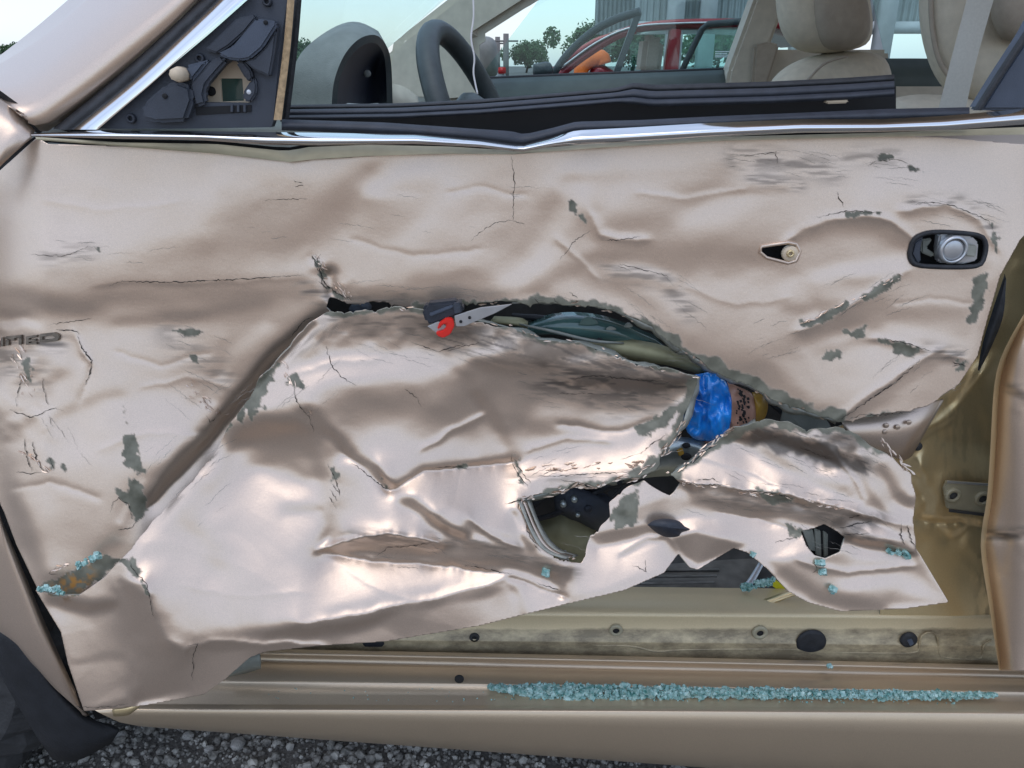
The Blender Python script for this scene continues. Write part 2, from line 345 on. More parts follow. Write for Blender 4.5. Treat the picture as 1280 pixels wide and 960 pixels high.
    def smear(s, pts, w, val, sx=30, sy=4, key='grime', ang=0, seed=3):  # streaky dirt
        W = s.win(pts, 2.6 * w); x, y = s.X[W], s.Y[W]
        if not x.size: return
        d, _ = seg_dist(x, y, pts); ca, sa = math.cos(ang), math.sin(ang); u, v = (x * ca + y * sa) / sx, (-x * sa + y * ca) / sy
        n = sm(.38, .68, vnoise(u, v, 1, seed) * .6 + vnoise(u * 2.3, v * 2.3, 1, seed + 1) * .4)
        s.att[key][W] = np.maximum(s.att[key][W], val * np.exp(-(d / w) ** 2) * n)
    def solve(s, Y0, lam=.35, wl=620.0, gain=.9, fine=1.0, bias=0, fold=0.0):
        h, w_ = s.B.shape; dl = R(PITCH) + np.arctan((s.Y - 480) / F)
        Bs = s.B
        for _ in range(1):
            q = np.pad(Bs, 1, mode='edge'); Bs = (q[:-2, 1:-1] + q[2:, 1:-1] + q[1:-1, :-2] + q[1:-1, 2:] + 2 * q[1:-1, 1:-1]) / 6
        B = Bs + bias + fine * (fbm(s.X, s.Y, 70, 41, 4) * 10 + fbm(s.X * .5, s.Y, 16, 57, 3) * 5)
        el = R(-10) + (B - 165) * R(gain); el = np.where(el > R(13), R(13) + (el - R(13)) * .45, el); al = np.clip((el + dl) / 2, R(-38), R(48)); ta = np.tan(al)
        g = -ta * (CD) / np.cos(dl) ** 2 / (F * (1 + ((s.Y - 480) / F) ** 2)) / np.maximum(1 + ta * np.tan(dl), .35) * s.st
        y0 = Y0(s.X, s.Y); pad = 60
        yp = np.pad(y0, pad, mode='edge'); gp = np.pad(g, pad, mode='edge'); g0p = np.diff(yp, axis=0, append=yp[-1:]) # outside: follow base
        msk = np.pad(np.ones_like(g), pad, mode='constant'); gp = gp * msk + g0p * (1 - msk)
        r = gp - g0p                                          # solve for the difference from the base shape
        full = np.concatenate([r, -r[::-1]], 0); full = np.concatenate([full, full[:, ::-1]], 1)
        Hh, Ww = full.shape; kv = np.fft.fftfreq(Hh)[:, None]; ku = np.fft.rfftfreq(Ww)[None, :]
        Dv = np.exp(2j * np.pi * kv) - 1; Du = np.exp(2j * np.pi * ku) - 1; eps = (2 * np.pi * s.st / wl) ** 2
        q = np.fft.irfft2(np.conj(Dv) * np.fft.rfft2(full) / (np.abs(Dv) ** 2 + lam * np.abs(Du) ** 2 + eps), s=full.shape)
        cr_ = np.zeros_like(s.B)
        for k, (an, wv) in enumerate(((.35, 150), (1.2, 120), (2.2, 170), (2.75, 105), (.8, 85))):   # buckles: crisp folds in patches
            ph = (s.X * math.cos(an) + s.Y * math.sin(an) + fbm(s.X, s.Y, 150, 61 + k, 2) * 130) / wv; tr = np.abs((ph % 1) - .5) * 2
            cr_ += (tr - .5) * wv / 1000 * .06 * sm(.02, .28, fbm(s.X, s.Y, 240, 81 + 3 * k, 2) + .12)
        s.Z = y0 + fold * cr_ + q[pad:pad + h, pad:pad + w_] + s.D - s.att['primer'] * 0 + .0013 * s.att['primer']
        return s
    def at(s, px, py):
        i = min(max((px - s.xs[0]) / s.st, 0), len(s.xs) - 1.001); j = min(max((py - s.ys[0]) / s.st, 0), len(s.ys) - 1.001)
        a, b = int(i), int(j); u, v = i - a, j - b; Z = s.Z
        return float((Z[b, a] * (1 - u) + Z[b, a + 1] * u) * (1 - v) + (Z[b + 1, a] * (1 - u) + Z[b + 1, a + 1] * u) * v)
    def build(s, name, poly, holes, m, parent, thick=.0022, jags=()):
        """cut the sheet along the outline (grid cells snapped to it) and give it thickness"""
        loops = [poly] + holes; ins = inside(s.X, s.Y, poly)
        for hh in holes: ins &= ~inside(s.X, s.Y, hh)
        cnt = ins[:-1, :-1].astype(int) + ins[1:, :-1] + ins[:-1, 1:] + ins[1:, 1:]; fullc = cnt == 4; cutc = (cnt > 0) & (cnt < 4)
        nb = np.zeros_like(ins); nb[:-1, :-1] |= cutc; nb[1:, :-1] |= cutc; nb[:-1, 1:] |= cutc; nb[1:, 1:] |= cutc
        sd = np.where(ins, 9.0, -9.0); ox, oy = s.X[nb], s.Y[nb]; bd = np.full(ox.shape, 1e9)
        for lp in loops: bd = np.minimum(bd, seg_dist(ox, oy, list(lp) + [lp[0]])[0])
        sd[nb] = np.where(ins[nb], 1, -1) * np.maximum(bd, .08)
        use = ins.copy(); idx = -np.ones(use.shape, int); idx[use] = np.arange(use.sum())
        VX, VY, VZ = list(s.X[use]), list(s.Y[use]), list(s.Z[use]); VA = {k: list(v[use]) for k, v in s.att.items()}; cache = {}; extra = []
        def cross(p, q):
            key = (p, q) if p < q else (q, p)
            if key not in cache:
                (j0, i0), (j1, i1) = key; d0, d1 = sd[j0, i0], sd[j1, i1]; t = d0 / (d0 - d1); L = lambda A: A[j0, i0] * (1 - t) + A[j1, i1] * t
                cache[key] = len(VX); VX.append(L(s.X)); VY.append(L(s.Y)); VZ.append(L(s.Z))
                for k in VA: VA[k].append(L(s.att[k]))
            return cache[key]
        for j, i in zip(*np.nonzero(cutc)):
            cs = [(j, i), (j + 1, i), (j + 1, i + 1), (j, i + 1)]; f = []
            for p, q in zip(cs, cs[1:] + cs[:1]):
                if ins[p]: f.append(int(idx[p]))
                if ins[p] != ins[q]: f.append(cross(p, q))
            if len(f) >= 3: extra.append(f)
        X, Y, Zv = np.array(VX), np.array(VY), np.array(VZ)
        a = (X - 640) / F; b = (480 - Y) / F; dy = CT + b * ST; dz = -ST + b * CT; t = (Zv + CD) / dy
        co = np.stack([a * t, Zv, CH + dz * t], 1)
        q = np.stack([idx[:-1, :-1], idx[1:, :-1], idx[1:, 1:], idx[:-1, 1:]], -1)[fullc]
        loopv = np.concatenate([q.ravel(), np.array([v for f in extra for v in f], int)]); starts = np.concatenate([np.arange(0, q.size, 4), q.size + np.cumsum([0] + [len(f) for f in extra[:-1]])]) if extra else np.arange(0, q.size, 4)
        me = bpy.data.meshes.new('m'); me.vertices.add(len(co)); me.vertices.foreach_set('co', co.ravel())
        me.loops.add(len(loopv)); me.loops.foreach_set('vertex_index', loopv); me.polygons.add(len(starts)); me.polygons.foreach_set('loop_start', starts)
        me.update(calc_edges=True); me.validate()
        for k, v in VA.items():
            at = me.attributes.new(k, 'FLOAT', 'POINT'); at.data.foreach_set('value', np.clip(np.array(v), 0, 1).astype(np.float32))
        o = obj(name, me, m, parent, True)
        if thick:
            so_ = o.modifiers.new('t', 'SOLIDIFY'); so_.thickness = thick; so_.offset = -1; so_.material_offset = 1; so_.material_offset_rim = 2
        return o
def jag(pts, amp, sc_=7, seed=0, closed=False):
    r = random.Random(seed); p = dense(pts, 2.4, closed); out = []; t = np.arange(len(p)) * 2.4; z = t * 0
    ox = fbm(t, z + .5, 34, seed, 4) * 5 * amp; oy = fbm(t, z + 9.5, 30, seed + 20, 4) * 5 * amp
    for i, (x, y) in enumerate(p):
        e = min(1, i / 3, (len(p) - 1 - i) / 3); sp = (r.random() < .07) * r.uniform(1, 2.2) * amp; out.append((x + ox[i] * e, y + (oy[i] + sp) * e))
    return out
    for i, (x, y) in enumerate(p):
        k = amp * (r.random() - .5) * 2
        out.append((x + k * .6, y + amp * (r.random() - .5) * 2)) if 0 < i < len(p) - 1 else out.append((x, y))
    return out
def ribbon(V, Fc, f, pts, w, lift=.0009):                     # thin crack following the sheet
    p = dense(pts, 2.5); r = random.Random(int(pts[0][0] * 7 + pts[0][1])); base = len(V); n = len(p)
    for i, (x, y) in enumerate(p):
        a, b = p[max(i - 1, 0)], p[min(i + 1, n - 1)]; dx, dy = b[0] - a[0], b[1] - a[1]; L = math.hypot(dx, dy) + 1e-9
        ww = w * .62 * (.2 + 1.1 * r.random()) * min(1, .25 + 3 * min(i, n - 1 - i) / n) * .5; jx, jy = (r.random() - .5) * 2.4, (r.random() - .5) * 2.0
        for sgn in (1, -1):
            qx, qy = x + jx - dy / L * ww * sgn, y + jy + dx / L * ww * sgn; V.append(P(qx, qy, f.at(qx, qy) - lift))
    for i in range(n - 1): Fc.append((base + 2 * i, base + 2 * i + 1, base + 2 * i + 3, base + 2 * i + 2))
# ------------------------------------------------------------------ the car and its front door
car = tag(empty('wrecked_car'), 'beige wrecked car with its crushed and torn front door facing the viewer', 'car')
def part(name): return empty(name, parent=car)
door = part('front_door')
# upper sheet and the panel in front of the fold
U = Field(-36, 1304, 160, 780)
U.grad([(170, 186), (240, 178), (320, 168), (370, 148), (400, 150), (440, 168), (560, 182), (680, 176), (780, 165)])
U.A([(-40, 185), (110, 190), (120, 300), (60, 345), (-40, 345)], 198, 45)
U.A([(130, 205), (330, 205), (330, 260), (160, 300)], 178, 40, .7)
U.S([(0, 250), (120, 232), (260, 242)], 8, 186, .6)
U.A([(340, 225), (460, 225), (400, 300), (300, 345), (120, 352), (230, 300)], 138, 38)
U.S([(452, 222), (415, 268), (350, 305)], 22, 122, .8)
U.S([(60, 352), (180, 335), (300, 330)], 16, 152, .8)
U.E([(120, 358), (150, 352), (260, 353), (380, 346)], 150, 8, 126, 7)
U.S([(0, 366), (90, 378), (170, 372), (300, 366), (400, 358)], 13, 124)
U.S([(150, 402), (230, 393), (330, 378)], 9, 112)
U.S([(60, 378), (110, 388)], 12, 104)
U.S([(-20, 385), (30, 392)], 9, 105)
U.S([(-20, 425), (8, 408), (28, 402), (45, 406)], 6, 222)
U.S([(-30, 412), (0, 415)], 6, 120)
U.A([(120, 415), (290, 405), (350, 410), (300, 480), (270, 520), (120, 500)], 172, 14)
U.A([(140, 500), (270, 490), (260, 560), (150, 590)], 192, 22)
U.S([(330, 410), (290, 440), (280, 470)], 10, 190)
U.S([(275, 430), (268, 470)], 7, 150)
U.A([(40, 432), (98, 425), (112, 452), (105, 500), (60, 510), (30, 470)], 178, 7)
U.E([(95, 420), (103, 440), (115, 452), (110, 475), (102, 498)], 196, 5, 118, 7)
U.S([(42, 455), (50, 470), (75, 465)], 9, 140)
U.S([(-10, 480), (12, 465), (28, 452)], 10, 210)
U.S([(20, 520), (60, 515), (78, 522)], 6, 206)
U.S([(70, 520), (110, 500), (150, 490)], 8, 150)
U.S([(60, 560), (110, 545), (140, 515)], 12, 188)
U.S([(75, 570), (120, 565)], 14, 198)
U.S([(20, 560), (30, 600), (40, 640)], 12, 205)
U.S([(-5, 520), (8, 600), (30, 660), (62, 722)], 14, 112)
U.S([(58, 625), (60, 670), (66, 704)], 13, 206)
U.S([(150, 600), (110, 640), (95, 690)], 14, 176)
U.S([(200, 585), (160, 625), (128, 690)], 13, 142)
U.S([(175, 600), (150, 650)], 5, 205, .8)
U.S([(255, 545), (225, 570), (195, 592)], 11, 128)
U.C([(225, 470), (300, 460), (290, 520), (250, 540)], 28, 14, 10, 3)
U.C([(0, 430), (60, 430), (70, 560), (0, 560)], 34, 18, 10, 5)
U.E([(190, 625), (262, 548), (285, 520), (340, 450), (405, 392)], 88, 15, 90, 5)
# upper right
U.A([(1080, 178), (1300, 175), (1300, 330), (1240, 330), (1180, 250), (1080, 245)], 205, 30)
U.A([(540, 200), (700, 196), (690, 280), (560, 330)], 174, 25)
U.S([(470, 232), (500, 212), (540, 205)], 14, 206)
U.S([(460, 240), (520, 245)], 6, 210, .7)
U.S([(545, 200), (560, 235), (540, 275), (500, 315), (462, 345)], 17, 204)
U.A([(430, 290), (560, 300), (600, 335), (480, 362), (420, 345)], 184, 22, .8)
U.S([(520, 352), (590, 342), (680, 348)], 10, 150)
U.S([(430, 368), (520, 370), (640, 368), (700, 362)], 9, 142)
U.S([(655, 200), (650, 240), (635, 285), (615, 300)], 15, 158)
U.S([(600, 250), (570, 300), (550, 330)], 9, 170)
U.S([(735, 205), (712, 235), (708, 280), (690, 315), (640, 350)], 20, 212)
U.S([(690, 250), (665, 280), (650, 310)], 14, 150)
U.S([(790, 215), (770, 250), (720, 290)], 14, 188)
U.S([(900, 225), (850, 265), (790, 285), (740, 280)], 20, 150)
U.S([(965, 215), (905, 262), (860, 275)], 18, 196)
U.E([(740, 272), (748, 293), (770, 300), (800, 298)], 206, 9, 128, 14)
U.S([(760, 312), (860, 318), (940, 318)], 15, 152)
U.S([(720, 335), (745, 320), (765, 322)], 9, 140)
U.S([(770, 335), (810, 338), (840, 350)], 8, 205)
U.A([(790, 360), (940, 335), (1010, 335), (1010, 380), (960, 440), (880, 450)], 206, 30)
U.S([(700, 360), (770, 375), (840, 420)], 14, 190)
U.S([(840, 230), (980, 238)], 6, 160, .8)
U.S([(700, 225), (800, 218), (870, 220)], 8, 172)
U.E([(985, 300), (1005, 285), (1035, 273), (1080, 268), (1115, 275), (1138, 295)], 208, 9, 112, 11)
U.S([(1005, 297), (1040, 285), (1095, 285), (1125, 300)], 13, 128)
U.S([(1010, 315), (1080, 310), (1115, 320)], 13, 168)
U.S([(1140, 262), (1200, 262), (1235, 280)], 10, 160)
U.E([(1130, 262), (1180, 254), (1225, 272), (1246, 305)], 205, 8, 140, 10)
U.S([(1020, 345), (1090, 335), (1125, 330)], 11, 205)
U.S([(1060, 358), (1110, 350)], 7, 158)
U.S([(1000, 365), (1060, 365)], 12, 185)
U.S([(985, 385), (1010, 388)], 9, 160)
U.S([(1020, 392), (1005, 402)], 7, 214)
U.E([(1000, 412), (1020, 404), (1052, 388), (1085, 368), (1128, 342)], 210, 9, 140, 12)
U.S([(1045, 405), (1090, 390), (1120, 372)], 13, 142)
U.A([(1110, 350), (1220, 345), (1215, 420), (1110, 410)], 168, 18)
U.S([(1090, 400), (1140, 388), (1200, 392)], 9, 152)
U.S([(1110, 412), (1160, 420), (1205, 428)], 10, 200)
U.E([(1095, 424), (1130, 430), (1165, 440), (1205, 448)], 198, 9, 122, 8)
U.A([(960, 445), (1100, 430), (1140, 440), (1050, 510), (1000, 490)], 200, 12)
U.S([(1000, 440), (1050, 425), (1080, 415)], 8, 190)
U.S([(1010, 440), (1030, 480)], 6, 212, .7)
U.E([(1046, 522), (1090, 492), (1130, 462), (1172, 438)], 212, 9, 128, 9)
U.S([(1080, 512), (1130, 480), (1165, 455)], 9, 148)
U.A([(1120, 490), (1200, 450), (1210, 465), (1150, 512)], 170, 8)
U.S([(1235, 340), (1222, 400), (1210, 450)], 6, 205)
U.S([(640, 372), (720, 374), (800, 398), (880, 452), (1000, 512)], 8, 196, .8)
U.C([(380, 310), (440, 350), (440, 385), (390, 385)], 34, 13, 10, 9)
U.push([(412, 345), (415, 365)], 9, .008)
U.push([(1186, 313)], 40, .010)
U.push([(975, 316)], 18, .004)
for q in (([(130, 560), (180, 540), (250, 545)], 198, 6, 162, 8), ([(20, 610), (60, 600), (120, 620)], 150, 6, 202, 6), ([(150, 440), (200, 455), (260, 440)], 150, 5, 192, 6), ([(560, 240), (600, 232), (650, 245)], 150, 5, 192, 6), ([(800, 240), (860, 250), (930, 235)], 196, 5, 155, 6), ([(440, 300), (520, 318), (600, 312)], 152, 5, 192, 7),
          ([(860, 360), (920, 380), (985, 372)], 198, 5, 168, 6), ([(1120, 380), (1160, 372), (1210, 378)], 150, 4, 192, 5), ([(700, 300), (730, 325), (745, 345)], 200, 5, 145, 6), ([(180, 480), (230, 470), (280, 480)], 188, 5, 150, 6), ([(60, 250), (140, 262), (220, 250)], 190, 6, 168, 8)):
    U.E(*q, .7)
def caved(x, y): return .035 * np.exp(-((y - 515) / 105) ** 2) * sm(120, 330, x) * sm(1130, 860, x)
U.solve(lambda x, y: .055 - .11 * (y - 170) / 640 + caved(x, y) * sm(420, 480, y) * 1.25 + .02 * sm(1150, 1300, x) + .03 * sm(60, -40, x) - .035 * sm(430, 700, y) * sm(330, 160, x), gain=.62, bias=-4, fold=.04)

U_tear = [(1200, 478), (1160, 510), (1130, 517), (1085, 520), (1045, 527), (1010, 517), (970, 500), (930, 480), (890, 462), (850, 437), (815, 410), (770, 390), (730, 381), (690, 378), (640, 380), (575, 380), (520, 384), (470, 380), (430, 377), (412, 371)]
U_poly = [(-34, 240), (0, 213), (46, 172), (60, 180), (200, 184), (345, 198), (372, 200), (500, 192), (640, 191), (720, 182), (900, 174), (1100, 168), (1180, 172), (1302, 182), (1302, 270), (1275, 300), (1250, 345), (1234, 400), (1222, 445)] + jag(U_tear, 1.6, 7, 3) + [(408, 384), (420, 396), (400, 470), (330, 560), (240, 670), (190, 720), (140, 750), (80, 758), (48, 738), (40, 722), (20, 680), (5, 640), (-34, 560)]
key_hole = [(950, 315), (952, 308), (985, 303), (995, 305), (1000, 314), (995, 326), (985, 329), (958, 322)]
pod = [(1137, 316), (1142, 300), (1156, 292), (1180, 290), (1222, 294), (1232, 304), (1230, 322), (1222, 332), (1190, 334), (1150, 332), (1139, 326)]
# paint gone to primer
U.edge(U_tear[4:9], 13, 5, sc_=16); U.edge(U_tear[8:15], 7, 6, sc_=14); U.edge(U_tear[14:17], 5, 3); U.edge(U_tear[2:5], 2, 3)
for c in ([(1073, 372), (1098, 356), (1128, 342), (1124, 352), (1100, 366), (1080, 378)], [(1003, 402), (1020, 398), (1045, 385), (1066, 374), (1055, 388), (1030, 402), (1004, 411)],
          [(1050, 413), (1068, 412), (1081, 407), (1080, 420), (1062, 422)], [(1027, 441), (1051, 437), (1050, 445), (1040, 450), (1030, 448)], [(1097, 424), (1120, 425), (1150, 436), (1142, 446), (1125, 443)],
          [(1217, 348), (1238, 336), (1234, 365), (1220, 404), (1208, 402), (1214, 378)], [(1240, 280), (1248, 296), (1244, 312), (1238, 300)],
          [(712, 253), (722, 254), (720, 268), (710, 264)], [(722, 268), (738, 272), (734, 285)], [(1098, 194), (1104, 190), (1118, 197), (1100, 199)], [(1134, 205), (1152, 213), (1138, 213)],
          [(117, 310), (128, 305), (124, 313)], [(1058, 266), (1105, 263), (1100, 268), (1060, 270)], [(152, 507), (160, 509), (163, 515), (156, 514)], [(156, 523), (165, 526), (160, 530)],
          [(156, 545), (168, 543), (172, 552), (175, 575), (180, 590), (168, 588), (155, 578), (154, 560)], [(160, 600), (175, 600), (180, 615), (184, 638), (178, 650), (168, 655), (164, 642), (150, 620), (146, 612), (158, 616)],
          [(28, 450), (36, 448), (40, 465), (38, 480), (32, 470)], [(62, 572), (68, 574), (66, 584), (60, 578)], [(78, 580), (85, 582), (82, 590)], [(208, 413), (240, 412), (256, 417), (240, 420), (222, 415)], [(238, 440), (246, 445), (252, 460), (244, 452)],
          [(1196, 452), (1208, 450), (1206, 462), (1198, 462)], [(392, 320), (400, 330), (408, 350), (402, 352)], [(400, 352), (412, 360), (440, 376), (420, 372)]):
    U.chip(c)
U.chip([(45, 735), (95, 712), (130, 695), (150, 700), (130, 720), (100, 742), (60, 745)], 3)
U.smear([(78, 738), (90, 730), (105, 720)], 12, 1.2, 7, 6, 'rust')
for s_, w_, v_ in (([(920, 198), (970, 200), (1040, 215)], 14, .5), ([(940, 222), (1000, 232)], 9, .5), ([(1060, 195), (1120, 196)], 10, .4), ([(1140, 255), (1200, 252), (1240, 285)], 9, .6), ([(760, 338), (830, 350), (860, 390)], 12, .5),
                   ([(380, 360), (420, 380), (500, 376)], 10, .7), ([(20, 430), (75, 428)], 10, .8), ([(210, 415), (280, 470)], 18, .4), ([(1160, 438), (1200, 446)], 9, .7), ([(60, 320), (110, 315)], 12, .35), ([(0, 440), (40, 470)], 20, .5)):
    U.smear(s_, w_, v_)
upper = (U.build('upper_skin', U_poly, [key_hole, pod], ['paint', 'inner_metal', 'primer_edge'], door))

# lower sheet
Lw = Field(30, 1200, 376, 900)
Lw.grad([(380, 172), (450, 180), (540, 172), (600, 185), (680, 200), (760, 195), (800, 175), (900, 170)])
Lw.A([(400, 392), (560, 392), (600, 420), (480, 445), (360, 470), (340, 460)], 166, 10)
Lw.C([(400, 388), (640, 395), (680, 440), (470, 440), (350, 480)], 26, 16, 12, 21)
Lw.S([(330, 500), (370, 470), (440, 450), (520, 445)], 16, 208)
Lw.A([(400, 455), (560, 445), (620, 440), (560, 480), (430, 490)], 208, 16)
Lw.A([(420, 480), (560, 470), (610, 560), (520, 580), (470, 570), (400, 510)], 176, 20)
Lw.A([(570, 462), (640, 440), (760, 445), (860, 472), (845, 520), (760, 530), (640, 560), (600, 520)], 146, 16)
Lw.S([(600, 450), (640, 462), (700, 455)], 10, 128)
Lw.S([(650, 430), (690, 445), (740, 455), (830, 462)], 8, 170, .8)
Lw.S([(715, 448), (760, 445)], 7, 210, .8)
Lw.S([(700, 475), (780, 480), (850, 478)], 8, 118)
Lw.S([(690, 495), (780, 500), (830, 510)], 9, 150)
Lw.S([(540, 500), (580, 560), (590, 590)], 14, 188)
Lw.S([(510, 560), (530, 545), (575, 500)], 16, 150, .5)
Lw.S([(596, 492), (622, 525), (640, 560), (640, 580)], 9, 118, .85)
Lw.S([(680, 520), (760, 530), (830, 520)], 18, 176)
Lw.S([(660, 555), (720, 560), (790, 550)], 14, 196)
Lw.S([(665, 575), (720, 578), (800, 565), (830, 540)], 9, 206)
Lw.E([(645, 598), (700, 590), (770, 590), (800, 575), (835, 545), (860, 500)], 222, 12, 200, 10)
Lw.C([(640, 585), (800, 570), (860, 490), (870, 560), (800, 600), (700, 615), (640, 620)], 30, 13, 8, 23)
Lw.A([(484, 612), (520, 588), (600, 582), (636, 578), (642, 620), (646, 680), (600, 655), (540, 640)], 226, 3)
Lw.S([(500, 612), (560, 622), (600, 640)], 12, 205, .7)
Lw.S([(380, 512), (405, 540), (430, 570)], 10, 118)
Lw.S([(395, 520), (440, 572), (486, 614), (515, 628), (545, 650), (575, 668)], 11, 106)
Lw.S([(470, 585), (486, 608)], 6, 80)
Lw.E([(440, 574), (486, 614), (530, 588), (600, 581), (640, 578)], 130, 10, 222, 14, .9)
Lw.S([(455, 600), (480, 640), (520, 655)], 14, 196)
Lw.S([(440, 590), (430, 630)], 12, 176)
Lw.A([(310, 522), (390, 515), (415, 560), (418, 600), (380, 600), (300, 575)], 150, 16)
Lw.S([(300, 560), (280, 590)], 20, 190)
Lw.A([(270, 610), (340, 585), (395, 620), (410, 670), (360, 705), (280, 690), (250, 640)], 208, 26)
Lw.S([(360, 632), (385, 630), (405, 640)], 8, 178)
Lw.S([(412, 560), (418, 600), (412, 650), (405, 680)], 7, 128)
Lw.S([(400, 640), (402, 680), (412, 690)], 4, 220)
Lw.A([(160, 700), (250, 690), (420, 705), (560, 715), (700, 745), (640, 740), (520, 755), (380, 775), (250, 800), (190, 770)], 212, 22)
Lw.A([(410, 672), (470, 662), (560, 672), (660, 690), (740, 716), (735, 735), (640, 712), (520, 698), (420, 690)], 134, 8)
Lw.S([(430, 668), (490, 664), (545, 676)], 6, 112)
Lw.E([(400, 690), (470, 700), (540, 706), (620, 716), (700, 748)], 135, 6, 206, 12)
Lw.S([(555, 690), (640, 690), (690, 700)], 8, 152)
Lw.S([(560, 640), (620, 668), (660, 684)], 7, 150)
Lw.S([(255, 815), (320, 800), (400, 782), (480, 765), (560, 748), (620, 742)], 15, 146)
Lw.S([(340, 798), (420, 780), (480, 768)], 9, 118)
Lw.A([(480, 775), (600, 748), (630, 735), (650, 775), (500, 800)], 168, 9)
Lw.E([(380, 776), (520, 752), (634, 722), (660, 730), (700, 748)], 214, 9, 160, 9)
Lw.S([(634, 724), (648, 745), (655, 770)], 6, 150)
Lw.A([(660, 740), (710, 752), (830, 708), (825, 716), (700, 756), (660, 765)], 190, 6)
Lw.A([(720, 690), (735, 680), (830, 668), (832, 700), (760, 735), (712, 745)], 210, 7)
Lw.S([(690, 712), (703, 730), (706, 745)], 9, 122)
Lw.S([(708, 746), (722, 715), (736, 690)], 5, 222)
Lw.S([(645, 640), (650, 665), (665, 685)], 8, 130)
Lw.S([(640, 650), (646, 678)], 4, 214)
Lw.A([(740, 668), (810, 652), (830, 660), (800, 672), (745, 682)], 150, 6)
Lw.A([(768, 640), (840, 615), (900, 625), (960, 640), (930, 650), (850, 650), (800, 655)], 166, 8)
Lw.E([(820, 660), (838, 675), (850, 694)], 208, 8, 150, 6)
Lw.A([(840, 672), (870, 662), (930, 680), (872, 708), (855, 695)], 144, 6)
Lw.A([(850, 650), (900, 645), (1000, 665), (1010, 690), (960, 700), (930, 676)], 208, 9)
# right flap
Lw.A([(860, 585), (900, 552), (950, 545), (990, 575), (1060, 600), (1080, 625), (960, 612), (850, 602)], 214, 9)
Lw.S([(935, 552), (980, 578), (1020, 600), (1062, 616)], 13, 164)
Lw.S([(960, 550), (1010, 572), (1060, 592)], 7, 212, .9)
Lw.S([(920, 540), (970, 545), (1020, 562), (1075, 580)], 10, 96)
Lw.S([(1010, 538), (1050, 548), (1075, 560)], 9, 158)
Lw.C([(900, 530), (1080, 530), (1080, 575), (950, 550)], 28, 13, 8, 31)
Lw.S([(1065, 575), (1085, 610), (1105, 640)], 9, 150)
Lw.S([(1082, 560), (1098, 600), (1118, 632), (1135, 648)], 7, 222)
Lw.S([(1105, 585), (1118, 615), (1135, 625)], 9, 142)
Lw.S([(1118, 565), (1132, 590), (1140, 612)], 7, 222)
Lw.E([(850, 600), (920, 608), (1000, 620), (1075, 640), (1120, 652)], 224, 8, 136, 14)
Lw.C([(840, 590), (1080, 620), (1080, 650), (840, 620)], 28, 12, 7, 33)
Lw.S([(870, 626), (960, 640), (1050, 652)], 9, 140)
Lw.S([(900, 655), (980, 660)], 8, 206)
Lw.A([(1060, 650), (1130, 655), (1140, 688), (1080, 690), (1050, 670)], 176, 7)
Lw.S([(1060, 672), (1100, 680), (1140, 692)], 6, 110)
Lw.S([(1085, 660), (1125, 670)], 5, 214)
Lw.A([(960, 700), (1050, 690), (1148, 695), (1182, 752), (1050, 762), (990, 738)], 172, 8)
Lw.S([(1060, 730), (1120, 725), (1170, 742)], 10, 196)
Lw.S([(980, 715), (1030, 745), (1100, 758)], 9, 156)
Lw.S([(1070, 692), (1130, 700)], 6, 200)
# lower left corner
Lw.A([(60, 740), (148, 730), (160, 870), (104, 888), (80, 800)], 196, 5)
Lw.A([(152, 725), (185, 735), (200, 800), (240, 812), (240, 866), (165, 880)], 166, 5)
Lw.S([(70, 748), (110, 757), (140, 752)], 9, 138)
Lw.S([(150, 735), (175, 735)], 9, 140)
Lw.S([(190, 750), (205, 790), (240, 808)], 12, 190)
Lw.S([(80, 826), (150, 818), (235, 806)], 5, 178, .8)
Lw.E([(238, 808), (270, 800), (310, 803), (400, 805)], 190, 8, 150, 9)
Lw.A([(245, 812), (310, 812), (270, 855), (240, 862)], 170, 6)
# fold edge along the diagonal: rolled lip
Lw.E([(158, 690), (200, 645), (262, 575), (290, 525), (350, 450), (388, 408), (408, 392)], 200, 6, 205, 12, .9)
Lw.S([(330, 468), (365, 430), (400, 402)], 6, 226)
Lw.S([(318, 482), (350, 445), (392, 402)], 4, 120, .9)
Lw.S([(394, 560), (411, 600), (409, 650), (403, 686)], 11, 118, .8); Lw.S([(255, 605), (244, 650), (272, 702)], 14, 172, .8); Lw.S([(298, 548), (340, 534), (388, 540)], 18, 118, .9)
Lw.S([(440, 604), (475, 645)], 18, 165, .7); Lw.S([(420, 512), (510, 500), (585, 535)], 24, 146, .8); Lw.S([(455, 560), (480, 570), (505, 560)], 14, 196, .7); Lw.A([(156, 728), (190, 742), (206, 800), (236, 814), (238, 862), (168, 876)], 132, 5); Lw.S([(150, 730), (158, 800), (166, 872)], 4, 205, .9)
Lw.E([(404, 686), (430, 676), (480, 668), (545, 676)], 205, 9, 110, 10); Lw.S([(735, 700), (800, 690), (828, 702)], 12, 215, .7)
for q in (([(405, 692), (470, 735), (520, 752)], 196, 6, 176, 6), ([(640, 720), (670, 735), (705, 746)], 125, 5, 206, 6), ([(590, 650), (615, 668), (646, 682)], 210, 5, 132, 6), ([(530, 560), (560, 540), (600, 520)], 192, 6, 142, 8), ([(700, 530), (760, 540), (820, 525)], 142, 6, 200, 7), ([(660, 560), (700, 548), (760, 552)], 192, 5, 152, 6),
          ([(880, 570), (930, 585), (980, 610)], 212, 5, 165, 6), ([(1000, 700), (1060, 715), (1140, 705)], 198, 5, 150, 6), ([(900, 640), (950, 650), (1000, 668)], 150, 5, 206, 6), ([(350, 470), (400, 455), (470, 450)], 212, 5, 178, 6), ([(1040, 560), (1070, 600), (1080, 622)], 200, 4, 140, 5), ([(780, 690), (810, 670), (832, 668)], 205, 4, 150, 5), ([(230, 730), (300, 745), (380, 740)], 205, 6, 188, 6)):
    Lw.E(*q, .75)
